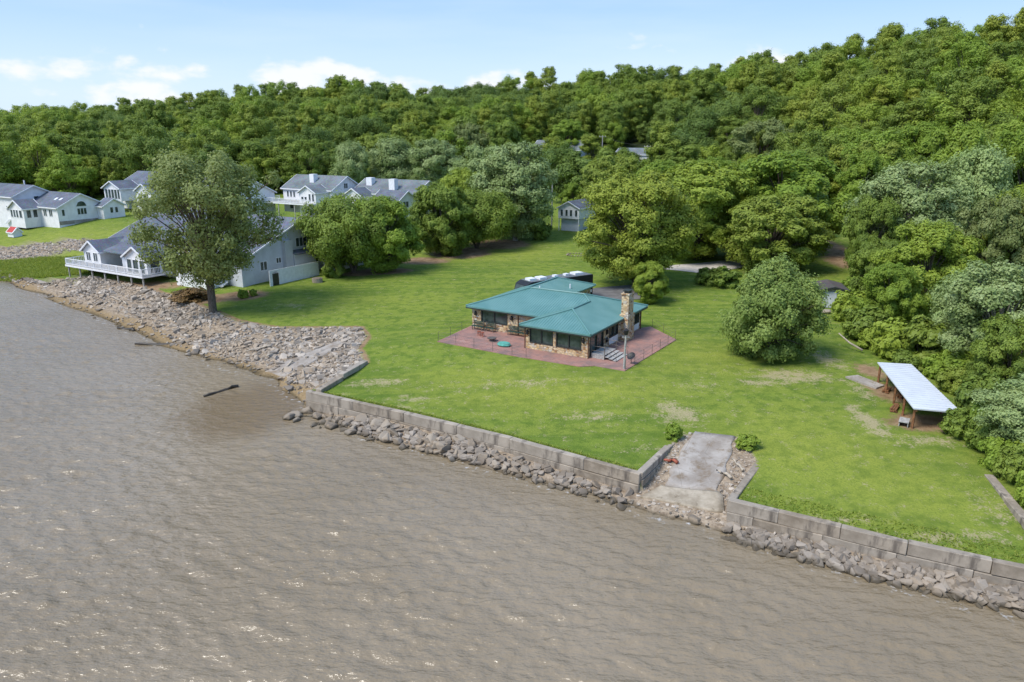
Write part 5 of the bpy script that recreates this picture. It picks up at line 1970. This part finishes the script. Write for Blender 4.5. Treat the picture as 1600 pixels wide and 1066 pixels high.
FIRST = {}
for i in ind:
    k = kind_of(i)
    s = .66 + .68 * RNG.random() ** 1.4
    key = 'wood%d' % k
    tm, cm, H, W = PROTO[key]
    col_ = ('dark green', 'mid green', 'yellow-green')[0 if k in (2, 5) else 1 if k in (0, 1, 6) else 2]
    t = plant(key, pts[i, 0], pts[i, 1], zz[i], W * s * RNG.uniform(.95, 1.15), H * s * RNG.uniform(.85, 1.05), col_ + ' hardwood tree in the front rows of the wooded bluff', group=col_ + ' trees in front of the bluff', name='forest_tree')
    FIRST.setdefault(k, t.children[1] if t.children[1].name.startswith('crown') else t.children[0])
# the rest of the wood is one mass: instances of the same crowns on points
me = bpy.data.meshes.new('forest')
me.vertices.add(len(rest))
me.vertices.foreach_set('co', np.column_stack([pts[rest], zz[rest]]).astype(np.float32).ravel())
kinds = np.array([kind_of(i) for i in rest])
keys = sorted(FIRST)
remap = {k: j for j, k in enumerate(keys)}
a = me.attributes.new('pick', 'INT', 'POINT')
a.data.foreach_set('value', np.array([remap.get(k, 0) for k in kinds], np.int32))
attr(me, 'spin', RNG.uniform(0, 6.28, len(rest)))
attr(me, 'size', (.62 + .72 * RNG.random(len(rest)) ** 1.4) * np.interp(dd[rest], [300, 520, 800], [1, 1.08, 1.35]))
forest = tag(link('forest', me), 'dense mixed green forest covering the bluff up to the skyline', 'forest', kind='stuff')
ng = bpy.data.node_groups.new('forest_scatter', 'GeometryNodeTree')
ng.interface.new_socket('Geometry', in_out='INPUT', socket_type='NodeSocketGeometry')
ng.interface.new_socket('Geometry', in_out='OUTPUT', socket_type='NodeSocketGeometry')
gi, go = ng.nodes.new('NodeGroupInput'), ng.nodes.new('NodeGroupOutput')
iop = ng.nodes.new('GeometryNodeInstanceOnPoints')
join = ng.nodes.new('GeometryNodeJoinGeometry')
for k in reversed(keys):
    oi = ng.nodes.new('GeometryNodeObjectInfo')
    oi.transform_space = 'ORIGINAL'
    oi.inputs['Object'].default_value = FIRST[k]
    oi.inputs['As Instance'].default_value = True
    ng.links.new(oi.outputs['Geometry'], join.inputs[0])


def named(nm, ty):
    x = ng.nodes.new('GeometryNodeInputNamedAttribute')
    x.data_type = ty
    x.inputs[0].default_value = nm
    return x.outputs[0]


cx = ng.nodes.new('ShaderNodeCombineXYZ')
ng.links.new(named('spin', 'FLOAT'), cx.inputs[2])
e2r = ng.nodes.new('FunctionNodeEulerToRotation')
ng.links.new(cx.outputs[0], e2r.inputs[0])
ng.links.new(gi.outputs[0], iop.inputs['Points'])
ng.links.new(join.outputs[0], iop.inputs['Instance'])
iop.inputs['Pick Instance'].default_value = True
ng.links.new(named('pick', 'INT'), iop.inputs['Instance Index'])
ng.links.new(e2r.outputs[0], iop.inputs['Rotation'])
ng.links.new(named('size', 'FLOAT'), iop.inputs['Scale'])
ng.links.new(iop.outputs[0], go.inputs[0])
forest.modifiers.new('scatter', 'NODES').node_group = ng

# trees filling the strip between the lawns and the bluff
FILL = [(-300, 20, 330, 262, 285), (20, 330, 262, 262, 285), (330, 900, 262, 262, 290), (900, 1300, 262, 262, 300), (1300, 1900, 262, 262, 300)]
grp = 'trees between the houses and the bluff'
for bx, by, w, t, k in ((30, 298, 80, 232, 'maple_b'), (110, 296, 80, 236, 'maple_b'), (180, 290, 80, 228, 'olive_round'), (250, 288, 80, 230, 'maple_b'), (330, 286, 80, 225, 'maple_b'), (400, 284, 80, 215, 'maple_b'),
                        (450, 286, 60, 228, 'maple'), (500, 284, 70, 215, 'maple_b'), (590, 284, 70, 205, 'maple_b'), (650, 286, 60, 210, 'maple_b'), (735, 292, 90, 190, 'olive_round'), (780, 290, 80, 185, 'maple_b'), (826, 290, 56, 246, 'maple_b'),
                        (1060, 300, 90, 222, 'maple_b'), (1110, 330, 90, 245, 'maple'), (1250, 320, 90, 225, 'maple_b'), (1300, 300, 90, 200, 'maple'), (1360, 330, 100, 215, 'maple_b'), (1430, 320, 100, 190, 'maple'),
                        (1530, 330, 110, 190, 'maple_b'), (1590, 320, 120, 170, 'maple'), (1040, 290, 70, 232, 'maple_b'), (960, 296, 80, 228, 'maple_b'), (1150, 296, 70, 222, 'maple_b')):
    tree_px(k, bx, by, w, t, 'leafy tree in the belt between the houses and the wooded bluff', group=grp)

# long grass along the wall tops and weeds on the left bank
def grass(name, P, hgt, label, wid=.05):
    z = ground(P)
    k = len(P)
    a = RNG.uniform(0, 6.28, k)
    l = RNG.uniform(.5, 1.3, k) * hgt
    dx = np.stack([np.cos(a), np.sin(a), np.zeros(k)], 1) * wid
    ln = np.stack([RNG.normal(size=k) * .9 * l, RNG.normal(size=k) * .9 * l, l], 1)
    B = np.column_stack([P, z])
    V = np.stack([B - dx, B + dx, B + ln + dx * .2, B + ln - dx * .2], 1).reshape(-1, 3)
    m = np_mesh(name, V, np.arange(4 * k).reshape(k, 4), M['grass_blade'])
    attr(m, 'tint', np.repeat(RNG.random(k), 4))
    return tag(link(name, m), label, 'grass', kind='stuff')


def strip(line, n_, d0, d1):
    f = RNG.random(n_)
    return np.array([along(line, t) for t in f]) + np.array([.45, .85]) * RNG.uniform(d0, d1, n_)[:, None] ** 1.0


Pg = np.vstack([strip(WALL_A, 2500, .45, .9), strip(np.array(WBv + [(44, 26.8)]), 2600, .5, 2.6) ])
grass('wall_grass', Pg, .13, 'fringe of long yellowish grass along the seawall tops')
Pw = fill([xy(-60, 400, 2), xy(60, 396, 2.4), xy(125, 398, 2.6), (-62, 121), xy(60, 430, 1.6), xy(-60, 425, 1.0)], 42000)
grass('bank_weeds', Pw[:30000], .38, 'tall bright weeds on the far-left bank', .09)
